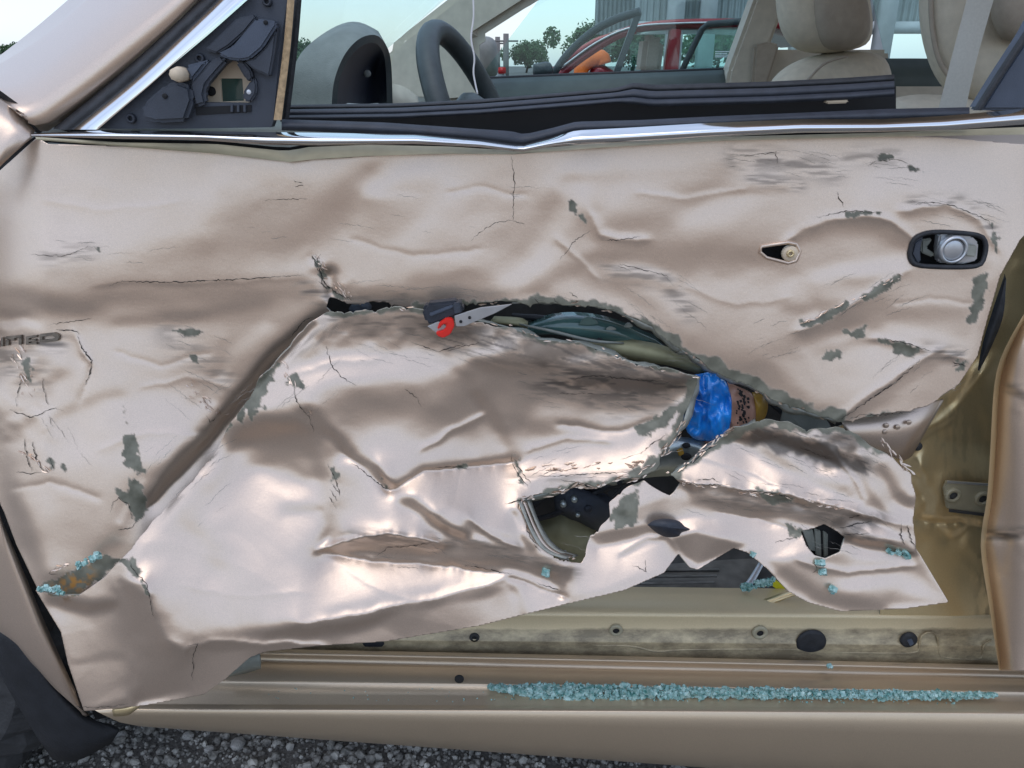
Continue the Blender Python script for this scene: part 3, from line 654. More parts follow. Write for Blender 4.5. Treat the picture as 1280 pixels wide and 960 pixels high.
def Lbase(x, y):
    b = .055 - .11 * (y - 170) / 640 - .012 + caved(x, y) - .05 * sm(545, 790, y)
    b = b - .022 * sm(260, 120, np.abs((x - 160) * .72 + (y - 690) * .69 + 0) * 0 + np.hypot((x - 330) / 1.2, y - 620))
    b = b + .03 * np.exp(-((x - 700) / 130) ** 2 - ((y - 470) / 70) ** 2)            # tongue pushed in below the tear
    b = b + .022 * np.exp(-((x - 700) / 60) ** 2 - ((y - 640) / 45) ** 2)
    b = b - .02 * np.exp(-((x - 1040) / 130) ** 2 - ((y - 600) / 70) ** 2)
    return b
Lw.solve(Lbase, bias=-27, gain=1.15, fold=.10)
slit = [(408, 390), (430, 393), (470, 388), (500, 384), (530, 389), (560, 397), (600, 400), (640, 409), (680, 426), (720, 425), (760, 441), (800, 455), (840, 463), (872, 470)]
tongue = [(872, 470), (866, 492), (855, 530), (835, 560), (815, 585), (795, 598), (770, 600), (745, 608), (720, 604), (700, 612), (680, 618), (650, 626)]
hole_l = [(650, 626), (656, 652), (668, 680), (695, 697), (728, 702), (735, 690), (738, 668), (762, 648), (765, 630), (785, 610), (800, 603), (815, 608), (836, 618), (850, 606), (838, 592)]
flap_t = [(838, 592), (860, 578), (890, 555), (915, 536), (945, 528), (985, 526), (1010, 535), (1045, 531), (1075, 545), (1110, 568), (1140, 592), (1146, 620), (1141, 652), (1148, 690)]
low = [(1150, 693), (1186, 753), (1130, 761), (1050, 764), (1010, 753), (985, 739), (960, 712), (935, 691), (917, 685), (872, 712), (862, 709), (848, 692), (830, 716), (780, 738), (700, 757), (600, 782), (480, 802), (400, 807), (330, 815), (312, 822), (280, 850), (255, 868), (180, 882), (105, 889), (85, 830), (76, 790), (44, 737), (70, 744), (100, 743), (130, 722), (148, 702)]
diag = [(160, 690), (200, 642), (240, 600), (265, 570), (285, 530), (315, 490), (350, 445), (385, 405)]
L_poly = jag(slit, 1.5, 7, 5)[:-1] + jag(tongue, 2.0, 7, 6)[:-1] + jag(hole_l, 1.6, 7, 7)[:-1] + jag(flap_t, 1.4, 8, 8) + low + jag(diag, 1.0, 9, 9)
puncture = [(1001, 664), (1018, 660), (1030, 655), (1046, 664), (1056, 672), (1050, 690), (1032, 698), (1018, 694), (1008, 682)]
Lw.edge(slit, 3, 4, sc_=14); Lw.edge(tongue[:6], 9, 6, sc_=15); Lw.edge(tongue[5:], 3, 4, sc_=12); Lw.edge(flap_t[:6], 9, 6, sc_=14); Lw.edge(flap_t[5:10], 6, 5, sc_=15)
for c in ([(295, 520), (310, 490), (330, 465), (345, 452), (350, 455), (338, 480), (325, 505), (315, 528), (308, 515), (302, 530)], [(358, 478), (368, 462), (376, 470), (380, 486), (366, 484)], [(325, 502), (334, 504), (330, 512)],
          [(240, 560), (262, 548), (292, 512), (290, 530), (262, 575)], [(775, 622), (795, 612), (800, 655), (770, 660), (764, 645)], [(790, 535), (812, 525), (835, 510), (850, 508), (835, 535), (818, 540), (800, 545)],
          [(945, 610), (965, 615), (992, 622), (985, 630), (960, 628)], [(985, 655), (1002, 662), (1000, 672), (990, 668)], [(45, 735), (75, 725), (100, 742), (60, 745)], [(412, 585), (420, 580), (424, 595), (416, 598)],
          [(640, 570), (648, 575), (655, 605), (648, 605)], [(565, 582), (585, 580), (588, 585), (572, 586)], [(478, 600), (488, 612), (482, 612)], [(148, 700), (165, 698), (180, 725), (186, 745), (176, 730), (160, 710)], [(60, 730), (95, 715), (130, 700), (128, 722), (100, 740)]):
    Lw.chip(c)
Lw.smear([(78, 738), (90, 730), (105, 720)], 12, 1.2, 7, 6, 'rust')
for s_, w_, v_, a_ in (([(560, 420), (700, 440), (860, 470)], 22, .75, .25), ([(680, 470), (760, 480), (850, 485)], 24, .95, .06), ([(740, 500), (800, 510)], 16, .6, .1), ([(420, 400), (500, 400), (600, 415)], 18, .7, 0), ([(920, 540), (1000, 556), (1080, 582)], 12, 1.0, .35), ([(940, 530), (1060, 545)], 12, .95, .2),
                       ([(1040, 545), (1060, 550)], 18, .8, .2), ([(880, 620), (1080, 650)], 8, .6, .1), ([(440, 670), (600, 680), (720, 715)], 10, .5, .15), ([(640, 600), (800, 590)], 8, .35, 0), ([(1030, 665), (1060, 660), (1100, 650)], 12, .8, .5), ([(1080, 672), (1140, 688)], 6, .7, .2),
                       ([(300, 480), (340, 450), (420, 410)], 10, .5, -.8), ([(200, 645), (270, 570)], 5, .7, -.8)):
    Lw.smear(s_, w_, v_, ang=a_)
for pl, v in (([(905, 545), (945, 534), (1000, 545), (1070, 572), (1085, 592), (1050, 590), (990, 568), (940, 556)], .85), ([(1015, 533), (1060, 538), (1080, 560), (1050, 562), (1020, 552)], .6), ([(700, 470), (760, 464), (860, 472), (850, 492), (780, 490), (720, 484)], .7), ([(610, 418), (700, 432), (760, 446), (700, 450), (640, 440)], .5),
              ([(560, 400), (600, 405), (612, 425), (585, 432), (560, 420)], .45), ([(1045, 655), (1085, 645), (1105, 652), (1075, 668), (1055, 672)], .6)):
    Lw.chip(pl, 7, 'grime', v, 18, 5)
lower = (Lw.build('lower_skin', L_poly, [puncture], ['paint', 'inner_metal', 'primer_edge'], door))
# ------------------------------------------------------------------ rest of the door
# cracks and scratches in the paint
def cracks(name, f, lines, parent):
    V, Fc = [], []
    for w_, pts in lines: ribbon(V, Fc, f, pts, w_)
    o = obj(name, mesh(V, Fc), 'crack', parent); o['kind'] = 'stuff'; return o
cracks('paint_cracks', U, [
    (1.6, [(136, 358), (150, 352), (210, 353), (300, 349), (380, 344)]), (1.4, [(640, 196), (643, 232), (641, 275), (645, 276)]), (1.0, [(641, 275), (620, 278), (600, 290), (588, 302)]), (1.0, [(641, 276), (655, 280)]),
    (2.0, [(97, 420), (102, 435), (115, 451), (112, 466), (107, 482)]), (1.3, [(28, 470), (20, 498), (20, 508)]), (1.3, [(53, 472), (55, 490), (61, 507)]), (2.0, [(30, 548), (33, 570), (40, 590)]), (2.0, [(40, 552), (45, 572), (54, 590)]), (1.5, [(20, 590), (38, 592), (50, 590)]), (1.2, [(62, 572), (68, 588)]),
    (2.2, [(390, 320), (398, 335), (405, 352), (420, 366), (440, 375)]), (1.4, [(392, 328), (402, 345), (404, 360)]), (1.4, [(398, 350), (410, 362)]), (1.4, [(400, 318), (396, 322), (404, 340)]), (1.2, [(366, 226), (378, 228)]), (1.6, [(368, 233), (380, 232)]), (1.0, [(330, 250), (344, 250), (385, 248)]),
    (1.2, [(752, 300), (775, 300), (800, 295)]), (1.2, [(775, 330), (800, 336), (825, 342), (835, 346)]), (1.0, [(772, 332), (790, 340)]), (1.4, [(1048, 240), (1050, 250), (1056, 258)]), (1.4, [(1022, 272), (1045, 266), (1065, 263), (1100, 266)]), (1.2, [(1140, 256), (1165, 252), (1195, 258), (1235, 275), (1247, 298)]),
    (1.6, [(1044, 528), (1080, 505), (1120, 478), (1150, 450)]), (1.5, [(1100, 424), (1130, 428), (1165, 440)]), (1.3, [(1190, 452), (1208, 458)]), (1.3, [(1192, 458), (1206, 454)]), (1.2, [(1052, 528), (1075, 519), (1110, 518), (1150, 514)]), (1.0, [(70, 710), (60, 718), (74, 718)]), (1.5, [(138, 640), (140, 630), (148, 622), (160, 630), (165, 650)]), (1.8, [(148, 663), (165, 660), (172, 652)]),
    (1.2, [(115, 398), (60, 406)]), (2.0, [(70, 412), (95, 414), (100, 418)]), (1.6, [(10, 512), (40, 522), (66, 510), (80, 514)]), (1.0, [(62, 520), (66, 535)]), (1.0, [(930, 195), (975, 190)]), (1.0, [(970, 188), (972, 205)]), (1.2, [(1095, 201), (1125, 200), (1135, 204)]), (1.0, [(1085, 208), (1096, 201)]),
    (1.3, [(392, 396), (378, 402), (362, 424)]), (1.2, [(270, 522), (262, 528), (258, 520)]), (1.0, [(700, 325), (720, 300), (738, 288)]), (1.0, [(40, 318), (80, 320), (112, 308)]), (1.4, [(690, 372), (698, 380)]), (1.2, [(712, 366), (722, 372)]), (1.2, [(668, 372), (674, 382)])], door)
cracks('paint_cracks', Lw, [
    (1.4, [(408, 432), (412, 452), (425, 470), (445, 482)]), (1.4, [(366, 484), (372, 505), (386, 520), (392, 540)]), (1.6, [(440, 578), (455, 590), (480, 610), (488, 612)]), (1.2, [(505, 486), (520, 496), (528, 510)]), (1.4, [(410, 580), (420, 600), (424, 620)]), (1.2, [(414, 604), (424, 616)]), (1.2, [(412, 612), (422, 626)]), (1.2, [(412, 620), (420, 636)]),
    (1.2, [(470, 696), (485, 684), (520, 682), (545, 678)]), (1.2, [(580, 706), (620, 714), (640, 718)]), (1.4, [(670, 728), (690, 735), (702, 738)]), (1.6, [(640, 566), (640, 580), (652, 598), (660, 608)]), (1.6, [(646, 580), (656, 596), (664, 604)]), (1.2, [(540, 586), (565, 583), (588, 586)]), (1.4, [(520, 430), (548, 440), (580, 430)]), (1.2, [(560, 438), (600, 428)]),
    (1.6, [(150, 700), (160, 698), (166, 712), (182, 728), (188, 750), (192, 770)]), (1.2, [(235, 808), (248, 804), (242, 818), (240, 850)]), (1.0, [(80, 884), (130, 884), (160, 880)]), (1.4, [(660, 622), (640, 628), (632, 630)]), (1.2, [(790, 706), (800, 710), (808, 716), (806, 700)]), (1.4, [(968, 678), (985, 674), (1000, 670)]), (1.3, [(1018, 702), (1022, 712), (1016, 716)]),
    (1.8, [(1050, 660), (1070, 655), (1090, 652)]), (1.6, [(1055, 668), (1075, 668), (1086, 666)]), (1.5, [(1060, 648), (1078, 644)]), (2.0, [(1128, 654), (1126, 668), (1132, 682)]), (1.8, [(1134, 656), (1140, 676), (1146, 690)]), (1.4, [(850, 604), (880, 606), (910, 606)]), (1.2, [(870, 600), (890, 598), (902, 604)]), (1.2, [(920, 612), (960, 616), (1000, 624)]), (1.0, [(1000, 560), (1040, 575)]),
    (1.2, [(655, 640), (660, 665), (676, 690)]), (1.4, [(700, 478), (740, 470), (790, 474), (840, 478)]), (1.0, [(690, 492), (760, 492)]), (1.2, [(845, 618), (840, 612), (852, 604)]), (1.2, [(800, 568), (812, 556), (830, 545)]), (1.2, [(680, 596), (740, 592), (790, 590)]), (1.0, [(700, 600), (730, 604)]), (1.2, [(1108, 566), (1120, 572), (1126, 580)])], door)
# fine scratches along the impact
def scratches(f, spots, seed):
    r = random.Random(seed); V, Fc = [], []
    for (x0, y0, x1, y1, n, an) in spots:
        for _ in range(n):
            x, y, l, a = r.uniform(x0, x1), r.uniform(y0, y1), r.uniform(8, 46), an + r.gauss(0, .12)
            ribbon(V, Fc, f, [(x, y), (x + l * .5 * math.cos(a), y + l * .5 * math.sin(a)), (x + l * math.cos(a + .05), y + l * math.sin(a + .05))], r.uniform(.4, .8), .0004)
    o = obj('scratches', mesh(V, Fc), 'scratch', door); o['kind'] = 'stuff'
scratches(U, [(900, 185, 1130, 230, 26, .05), (1130, 245, 1225, 280, 14, .3), (770, 335, 860, 400, 18, .6), (200, 405, 270, 500, 14, .5), (1020, 350, 1120, 400, 14, -.55), (0, 440, 100, 590, 5, .9), (930, 400, 1000, 450, 10, -.4), (300, 230, 640, 300, 12, .05), (30, 300, 200, 330, 10, -.1), (1090, 440, 1190, 500, 12, -.7), (420, 355, 700, 376, 16, .02)], 4)
scratches(Lw, [(420, 400, 640, 450, 30, .3), (640, 440, 850, 510, 44, .12), (900, 535, 1080, 590, 34, .4), (850, 600, 1060, 640, 18, .15), (440, 665, 720, 710, 24, .15), (660, 560, 840, 600, 18, -.3), (260, 480, 400, 520, 14, -.7), (1000, 640, 1130, 690, 14, .3), (180, 560, 280, 660, 12, -.8)], 6)
# lifted paint flakes along the torn edges
def flakes(name, f, spots, parent, seed):
    r = random.Random(seed); V, Fc = [], []
    for (pts, n, s_, dn) in spots:
        line = dense(pts, 1.0)
        for _ in range(n):
            i = r.randrange(len(line)); (x, y), (x2, y2) = line[i], line[min(i + 6, len(line) - 1)]; th_ = math.atan2(y2 - y, x2 - x + 1e-6) + r.uniform(-.45, .45); base = len(V)
            x += r.uniform(-1, 1) * dn; y += r.uniform(-1, 1) * dn * .7; ln = s_ * r.uniform(.8, 3.2); wd = s_ * r.uniform(.2, .55); lift = r.uniform(.0002, .003); k = r.randint(4, 6)
            for i in range(2 * k):
                u = (i if i < k else 2 * k - 1 - i) / (k - 1); v = (1 if i < k else -1) * (r.uniform(.25, 1)) * math.sin(math.pi * (u * .9 + .05)); dx, dy = (u - .5) * ln, v * wd
                qx, qy = x + dx * math.cos(th_) - dy * math.sin(th_), y + dx * math.sin(th_) + dy * math.cos(th_); V.append(P(qx, qy, f.at(qx, qy) - .0008 - max(0, v) * lift))
            Fc.append(tuple(range(base, base + 2 * k)))
    o = obj(name, mesh(V, Fc), 'paint', parent); o['kind'] = 'stuff'; return o
flakes('paint_flakes', Lw, [(tongue[2:], 60, 4.6, 5), ([(660, 585), (800, 578)], 26, 5, 6), (flap_t[:4], 26, 4.5, 5), ([(850, 602), (1070, 636)], 34, 4.5, 5), (slit[3:], 14, 3.5, 4), ([(1098, 548), (1140, 590)], 18, 4.5, 5), ([(352, 455), (392, 520)], 10, 4, 5), (hole_l[:5], 10, 3.5, 4)], door, 3)
flakes('paint_flakes', U, [(U_tear[4:16], 20, 4.0, 4), ([(390, 320), (440, 376)], 22, 3.5, 6), ([(20, 430), (40, 500)], 20, 4, 10), ([(25, 560), (60, 590)], 14, 4, 5), ([(235, 480), (275, 520)], 20, 4, 10), ([(1000, 405), (1125, 345)], 24, 3.5, 4), ([(60, 715), (125, 695)], 10, 5, 4)], door, 5)

# outer chrome belt strip, bent twice
belt_top = [(40, 167, .02), (130, 163, .012), (250, 164, .01), (330, 165, .014), (400, 166, .012), (520, 168, .02), (600, 174, .03), (652, 181, .04), (690, 172, .03), (720, 163, .02), (780, 160, .02), (880, 154, .02), (1000, 149, .02), (1100, 149, .02), (1180, 145, .02), (1300, 134, .02)]
belt_bot = [(x, y, z - .013) for x, y, z in [(38, 170, .02), (130, 173, .012), (250, 175, .01), (330, 181, .014), (400, 182, .012), (520, 180, .02), (600, 184, .03), (652, 190, .04), (690, 183, .03), (722, 181, .02), (780, 178, .02), (880, 172, .02), (1000, 166, .02), (1100, 165, .02), (1180, 163, .02), (1300, 154, .02)]]
band('chrome_belt_strip', belt_top, belt_bot, 'chrome', door, 120, .009, 9, curve=False)
# bent flange of the outer sheet below the strip
fl_top = [(44, 171, .028), (150, 178, .03), (270, 180, .035), (348, 188, .04), (368, 188, .05), (380, 184, .045), (460, 181, .045), (560, 183, .05), (640, 188, .055), (760, 178, .045), (900, 171, .045), (1100, 166, .045), (1300, 158, .045)]
fl_bot = [(46, 175, .024), (150, 183, .028), (270, 192, .032), (348, 201, .034), (366, 203, .03), (380, 200, .034), (460, 195, .034), (560, 192, .036), (640, 193, .04), (760, 184, .03), (900, 176, .03), (1100, 171, .03), (1300, 168, .03)]
band('bent_flange', fl_top, fl_bot, 'sill_dirty', door, 100, .002, 4, curve=False)
band('belt_gap', [(p[0], p[1] - 4, .062) for p in fl_top], [(p[0], p[1] + 6, .066) for p in fl_top], 'void', door, 60, 0, 2, curve=False)
# weatherstrips
ws_t = [(352, 149, .035), (480, 153, .035), (580, 160, .04), (640, 164, .05), (655, 168, .052), (690, 160, .045), (720, 152, .04), (800, 150, .04), (900, 145, .04), (1000, 141, .04), (1110, 136, .04), (1212, 134, .04)]
ws_b = [(352, 163, .03), (480, 168, .03), (580, 174, .035), (640, 181, .045), (655, 183, .047), (690, 173, .04), (720, 165, .035), (800, 161, .03), (900, 156, .03), (1000, 151, .03), (1110, 149, .03), (1212, 146, .03)]
band('outer_weatherstrip', ws_t, ws_b, 'black_trim', door, 90, .006, 6, curve=False)
for (o1, o2, yy, bl, mm) in ((0, 8, .10, .005, 'rubber'), (7, 17, .088, .004, 'black_trim'), (16, 24, .08, .005, 'black_trim')):
    t1 = [(360, 131, .1), (500, 129, .1), (600, 124, .1), (700, 116, .1), (770, 110, .1), (793, 103, .095), (815, 106, .1), (960, 102, .1), (1060, 97, .1), (1118, 93, .1)]
    band('inner_weatherstrip', [(x, y + o1 * (.8 + .35 * (x > 780)), yy) for x, y, _ in t1], [(x, y + o2 * (.8 + .35 * (x > 780)), yy - .004) for x, y, _ in t1], mm, door, 80, bl, 6, curve=False)
band('window_slot', [(356, 134, .12), (640, 128, .12), (1120, 108, .12)], [(356, 160, .12), (640, 176, .12), (1120, 145, .12)], 'void', door, 30, 0, 2, curve=False)
for i, (x0, y0, x1, y1) in enumerate(((1032, 126, 1062, 129),)): plate('clip', [(x0, y0), (x1, y0 - 1), (x1 - 2, y1), (x0 + 2, y1 + 1)], .075, .01, 'beige_plastic', door)
# keyhole trim and handle pod
tube('keyhole_rim', [P(x, y, U.at(x, y) - .001) for x, y in key_hole], .0022, 'paint', door, 6, closed=True)
plate('keyhole_backing', [(944, 298), (1006, 298), (1006, 334), (944, 334)], U.at(975, 334) + .025, .004, 'void', door)
cl = disc('lock_boss', 988, 317, U.at(988, 334) + .002, 9.5, .004, 'beige_plastic', door); disc('lock_ring', 988, 317, U.at(988, 334) - .003, 4.5, .002, 'jamb_paint', cl, 16, .45)
tube('handle_gasket', [P(x, y, U.at(x, y) - .001) for x, y in catmull(pod + [pod[0]], 40)[:-1]], .0028, 'rubber', door, 8, closed=True)
yb = U.at(1186, 340) + .012
plate('handle_recess', [(1128, 284), (1242, 284), (1242, 340), (1128, 340)], yb + .02, .004, 'void', door)
plate('handle_grip_base', [(1139, 318), (1143, 303), (1155, 295), (1151, 312), (1152, 328), (1146, 330)], yb - .008, .012, 'black_panel', door, .002)
hp = plate('handle_plate', [(1175, 293), (1216, 296), (1224, 304), (1222, 326), (1206, 330), (1174, 329), (1172, 312)], yb - .004, .012, 'grey_steel', door, .002)
disc('lock_cylinder', 1191, 312, yb - .008, 15.5, .004, 'grey_steel', hp, 28, .78); disc('lock_face', 1191, 312, yb - .007, 12, .003, 'grey_steel', hp)
plate('lock_bracket', [(1207, 305), (1222, 307), (1220, 322), (1207, 320)], yb - .010, .006, 'primer_edge', hp); plate('latch_rod', [(1152, 300), (1166, 298), (1164, 303), (1158, 310), (1170, 318), (1166, 322), (1152, 316)], yb + .004, .006, 'inner_metal', hp)
# LIMITED badge remains: raised letters pressed into the sheet
def letter(poly): return plate('badge_letter', [(x, y, U.at(x, y) - .0032) for x, y in poly], 0, .003, 'badge', door, .0004)
letter([(-6, 426), (-2, 426), (-2, 434), (-6, 434)])
for pl in ([(1, 422), (4, 422), (4, 433), (1, 433)], [(6, 421), (27, 419), (27, 422), (18, 423), (18, 426), (14, 426), (14, 424), (6, 424)], [(7, 425), (11, 425), (11, 432), (7, 432)], [(23, 422), (27, 422), (27, 431), (23, 431)], [(32, 421), (46, 419), (46, 421.5), (36, 423), (36, 425), (45, 424), (45, 426.5), (36, 427.5), (36, 429), (46, 428), (46, 430.5), (32, 431)],
           [(49, 418), (68, 416), (73, 418), (74, 422), (72, 426), (66, 427), (49, 428), (49, 425), (64, 424), (69, 422), (65, 419.5), (53, 421), (53, 425), (49, 425)]):
    letter(pl)

# ------------------------------------------------------------------ behind the torn sheet
band('dark_cavity_backing', [(398, 360, .15), (700, 360, .16), (1000, 400, .16), (1100, 480, .16)], [(398, 720, .13), (700, 715, .14), (900, 700, .14), (1100, 690, .14)], 'cavity', door, 20, 0, 3, curve=False)  # dark backing sheet: the shade inside the door put into its colour
loft('dropped_glass', [[(640, 412, .10), (668, 398, .085), (710, 390, .075), (760, 396, .08), (820, 420, .10)], [(650, 414, .07), (680, 404, .06), (720, 400, .055), (770, 408, .06), (830, 432, .08)], [(655, 420, .065), (690, 418, .055), (730, 424, .052), (780, 432, .06), (840, 446, .08)]], 'teal_glass', door, 24, .004)
loft('sheet_edge', [[(648, 404, .05), (690, 412, .045), (740, 424, .045), (780, 428, .05)], [(652, 407, .049), (690, 416, .044), (740, 428, .044), (780, 430, .05)]], 'inner_metal', door, 14, .002)
loft('inner_beam', [[(618, 395, .06), (650, 397, .058), (660, 402, .06)], [(612, 402, .055), (645, 405, .05), (660, 410, .055)]], 'olive_panel', door, 10, .004)
loft('intrusion_beam', [[(715, 420, .07), (770, 422, .065), (830, 432, .065), (880, 456, .07)], [(722, 428, .055), (775, 432, .05), (835, 444, .05), (882, 462, .06)], [(735, 438, .06), (790, 450, .055), (840, 458, .055), (880, 470, .065)]], 'olive_panel', door, 20, .004)
for (x, y, a, b) in ((736, 402, 22, 10), (786, 407, 10, 6), (764, 411, 12, 4)):
    plate('foam_remnant', [(x - a * .6, y + b * .4), (x - a * .3, y - b * .4), (x, y - b * .6), (x + a * .3, y - b * .3), (x + a * .6, y + b * .3), (x, y + b * .5)], .05, .004, 'teal_glass' if a > 20 else 'inner_metal', door, .001)
disc('beam_hole', 749, 426, .054, 4, .001, 'void', door, 14)
br = loft('regulator_bracket', [[(790, 580, .06), (825, 548, .05), (850, 546, .045), (880, 552, .05), (890, 570, .055)], [(785, 590, .055), (820, 562, .042), (850, 560, .036), (878, 566, .042), (888, 580, .05)], [(780, 598, .05), (815, 580, .04), (848, 578, .04), (875, 584, .045), (880, 592, .05)], [(778, 604, .06), (810, 597, .05), (845, 595, .05), (872, 596, .05), (878, 600, .055)]], 'steel', door, 24, .003)
for x, y, rx in ((858, 557, 5), (858, 571, 6.5)): disc('slot', x, y, .034, rx, .0015, 'void', br, 16, squash=.7)
plate('bracket_rib', [(820, 552), (826, 548), (838, 560), (834, 566)], .036, .004, 'grey_steel', br, .001); plate('bracket_foot', [(846, 563), (853, 560), (856, 568), (849, 571)], .034, .003, 'amber_plastic', br, .001)
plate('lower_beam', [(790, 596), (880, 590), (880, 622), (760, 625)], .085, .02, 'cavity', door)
mot = loft('window_motor', [[(692, 610, .09), (712, 606, .075), (745, 612, .08), (775, 628, .09)], [(692, 624, .08), (714, 620, .055), (748, 628, .055), (775, 640, .08)], [(694, 638, .08), (716, 636, .05), (745, 646, .055), (768, 652, .08)], [(705, 648, .09), (722, 652, .075), (742, 662, .075), (760, 664, .09)]], 'black_panel', door, 18, .004)
for x, y, r_ in ((704, 630, 4), (722, 643, 3), (735, 636, 5), (718, 624, 4)): disc('motor_bolt', x, y, .05, r_, .004, 'steel' if r_ < 5 else 'black_trim', mot, 12)
plate('fuse_tag', [(746, 604), (756, 602), (757, 612), (747, 614)], .07, .004, 'amber_plastic', door, .001)
loft('inner_panel', [[(672, 650, .10), (700, 640, .085), (728, 650, .085), (745, 660, .09)], [(672, 680, .085), (700, 676, .07), (730, 680, .07), (745, 682, .08)], [(690, 706, .075), (712, 708, .06), (735, 706, .06), (745, 704, .07)]], 'olive_panel', door, 16, .003)
# curled lip left of the hole, folded steel in the puncture
for k, (dx, yy) in enumerate(((0, .0), (5, .008), (10, .016))):
    pts = [(648, 628), (655, 645), (662, 662), (672, 680), (686, 692), (706, 699)]
    loft('curled_lip', [[(x + dx, y - dx * .2, Lw.at(x, y) - .004 + yy) for x, y in pts], [(x + dx + 5 + 2 * math.sin(y * .3), y - dx * .2 - 2, Lw.at(x, y) + .008 + yy) for x, y in pts]], 'primer_edge' if k != 1 else 'paint', door, 26, .0015)
loft('curled_lip', [[(694, 692, .0), (706, 688, -.004), (709, 690, -.004)], [(700, 700, -.003), (710, 700, -.008), (712, 702, -.006)]], 'grey_steel', door, 8, .0015)
for k, pl in enumerate(([(1003, 664), (1016, 662), (1022, 690), (1012, 688)], [(1018, 661), (1026, 664), (1027, 696), (1020, 694)], [(1029, 664), (1050, 674), (1048, 688), (1030, 697)])):
    plate('folded_steel', [(x, y, Lw.at(1012, 690) + .012 - .002 * k + .0006 * (x - 1000)) for x, y in pl], 0, .003, 'inner_metal', door, .0008)
plate('puncture_back', [(996, 650), (1062, 650), (1062, 704), (996, 704)], Lw.at(1025, 705) + .035, .003, 'void', door)
plate('inner_reinforcement', [(985, 497, .045), (1030, 520, .045), (1040, 535, .04), (1010, 545, .04), (975, 530, .05), (980, 510, .05)], 0, .004, 'inner_metal', door)
ir = loft('inner_edge_panel', [[(1050, 522, .05), (1100, 518, .05), (1160, 505, .055), (1180, 500, .06)], [(1060, 545, .045), (1105, 542, .045), (1140, 540, .05), (1160, 535, .06)], [(1085, 568, .045), (1110, 570, .045), (1130, 575, .05), (1140, 570, .06)]], 'paint', door, 20, .003)
for x, y in ((1108, 532), (1122, 534), (1106, 540), (1136, 528)): disc('weld_spot', x, y, .045, 3, .001, 'paint', ir, 10)
# cables behind the tear
for pts in ([(640, 395, .09), (700, 402, .08), (780, 440, .085), (860, 500, .09), (840, 560, .08)], [(780, 600, .08), (740, 618, .07), (700, 640, .075), (668, 650, .09)], [(960, 500, .08), (985, 520, .07), (1020, 525, .08)], [(655, 640, .1), (700, 612, .08), (760, 608, .07), (800, 596, .07)]):
    tube('cable', [P(*p) for p in pts], .004, 'rubber', door, 8, n=24)
# torn lips: thin bare strips curling in behind the edges
def lip(f, pts, wd, dep, m, seed, sgn=1):
    p = dense(pts, 5.0); n = len(p); t = np.arange(n) * 5.0; wv = wd * np.clip(.7 + 1.6 * fbm(t, t * 0 + .5, 26, seed, 4), .1, 1.8); rows = []
    for k in range(4):
        u = k / 3; rw = []
        for i, (x, y) in enumerate(p):
            a, b = p[max(i - 1, 0)], p[min(i + 1, n - 1)]; dx, dy = b[0] - a[0], b[1] - a[1]; L_ = math.hypot(dx, dy) + 1e-9; nx, ny = -dy / L_ * sgn, dx / L_ * sgn
            rw.append((x + nx * wv[i] * u - nx * 2, y + ny * wv[i] * u - ny * 2, f.at(x - nx * 3, y - ny * 3) + .0012 + dep * u * u))
        rows.append(rw)
    return loft('torn_lip', rows, m, door, n, .0012, curve=False)
lip(U, U_tear[4:10], 9, .010, 'primer_edge', 3, -1); lip(U, U_tear[9:15], 6, .012, 'primer_edge', 5, -1); lip(Lw, tongue[:7], 5, .008, 'primer_edge', 7, -1); lip(Lw, tongue[6:], 5, .012, 'inner_metal', 9, -1); lip(Lw, flap_t[:5], 5, .010, 'inner_metal', 11, -1); lip(Lw, slit[4:], 4, .012, 'inner_metal', 13, -1)
# buckle-like latch piece caught in the tear
bk = part('door_latch_link'); LY = min(U.at(560, 372), Lw.at(560, 400), Lw.at(556, 420)) - .016
plate('housing', [(527, 388), (533, 380), (572, 376), (579, 382), (580, 392), (540, 407), (532, 404)], LY, .018, 'black_trim', bk, .003)
plate('ridge', [(536, 392), (566, 381), (568, 384), (538, 396)], LY - .002, .004, 'black_panel_light', bk, .001)
plate('housing_end', [(566, 380), (575, 378), (577, 391), (568, 393)], LY - .003, .006, 'black_panel', bk, .001)
plate('red_catch', [(546, 412), (549, 404), (558, 398), (566, 399), (568, 408), (563, 418), (554, 423), (546, 420), (545, 415), (552, 414), (557, 411), (558, 405), (553, 406), (550, 411)], LY - .006, .008, 'red_plastic', bk, .0012)
plate('catch_plate', [(534, 408), (548, 402), (566, 412), (548, 418)], LY - .001, .003, 'grey_steel', bk, .0006)
st = plate('steel_strap', [(568, 395), (600, 385), (640, 380.5), (618, 392), (580, 408), (570, 408)], LY - .004, .003, 'grey_steel', bk, .0006)
for x, y in ((576, 402), (587, 397)): disc('rivet', x, y, LY - .0045, 2, .001, 'void', st, 10)
disc('latch_stop', 450, 386, .06, 13, .01, 'black_panel', bk, 18, squash=.6)

# ------------------------------------------------------------------ front of the car
ap = loft('a_pillar', [[(-30, 92, .34), (40, 38, .34), (110, -22, .34)], [(-30, 98, .24), (55, 46, .24), (135, -22, .24)], [(-30, 110, .13), (30, 100, .13), (135, 20, .13), (195, -22, .13)], [(-10, 120, .07), (42, 126, .07), (170, 32, .07), (238, -22, .07)], [(20, 136, .055), (58, 152, .055), (190, 48, .055), (262, -22, .055)], [(50, 156, .08), (66, 160, .08), (200, 55, .08), (272, -22, .08)]], 'paint', car, 40, .003)
band('pillar_gap', [(58, 156, .10), (170, 60, .10), (262, -15, .10)], [(100, 170, .10), (190, 90, .10), (315, -15, .10)], 'void', car, 12, 0, 2)
band('pillar_seal', [(66, 161, .062), (150, 92, .062), (240, 10, .062), (268, -15, .062)], [(88, 163, .05), (170, 96, .05), (258, 14, .05), (288, -15, .05)], 'rubber', car, 40, .006, 6)
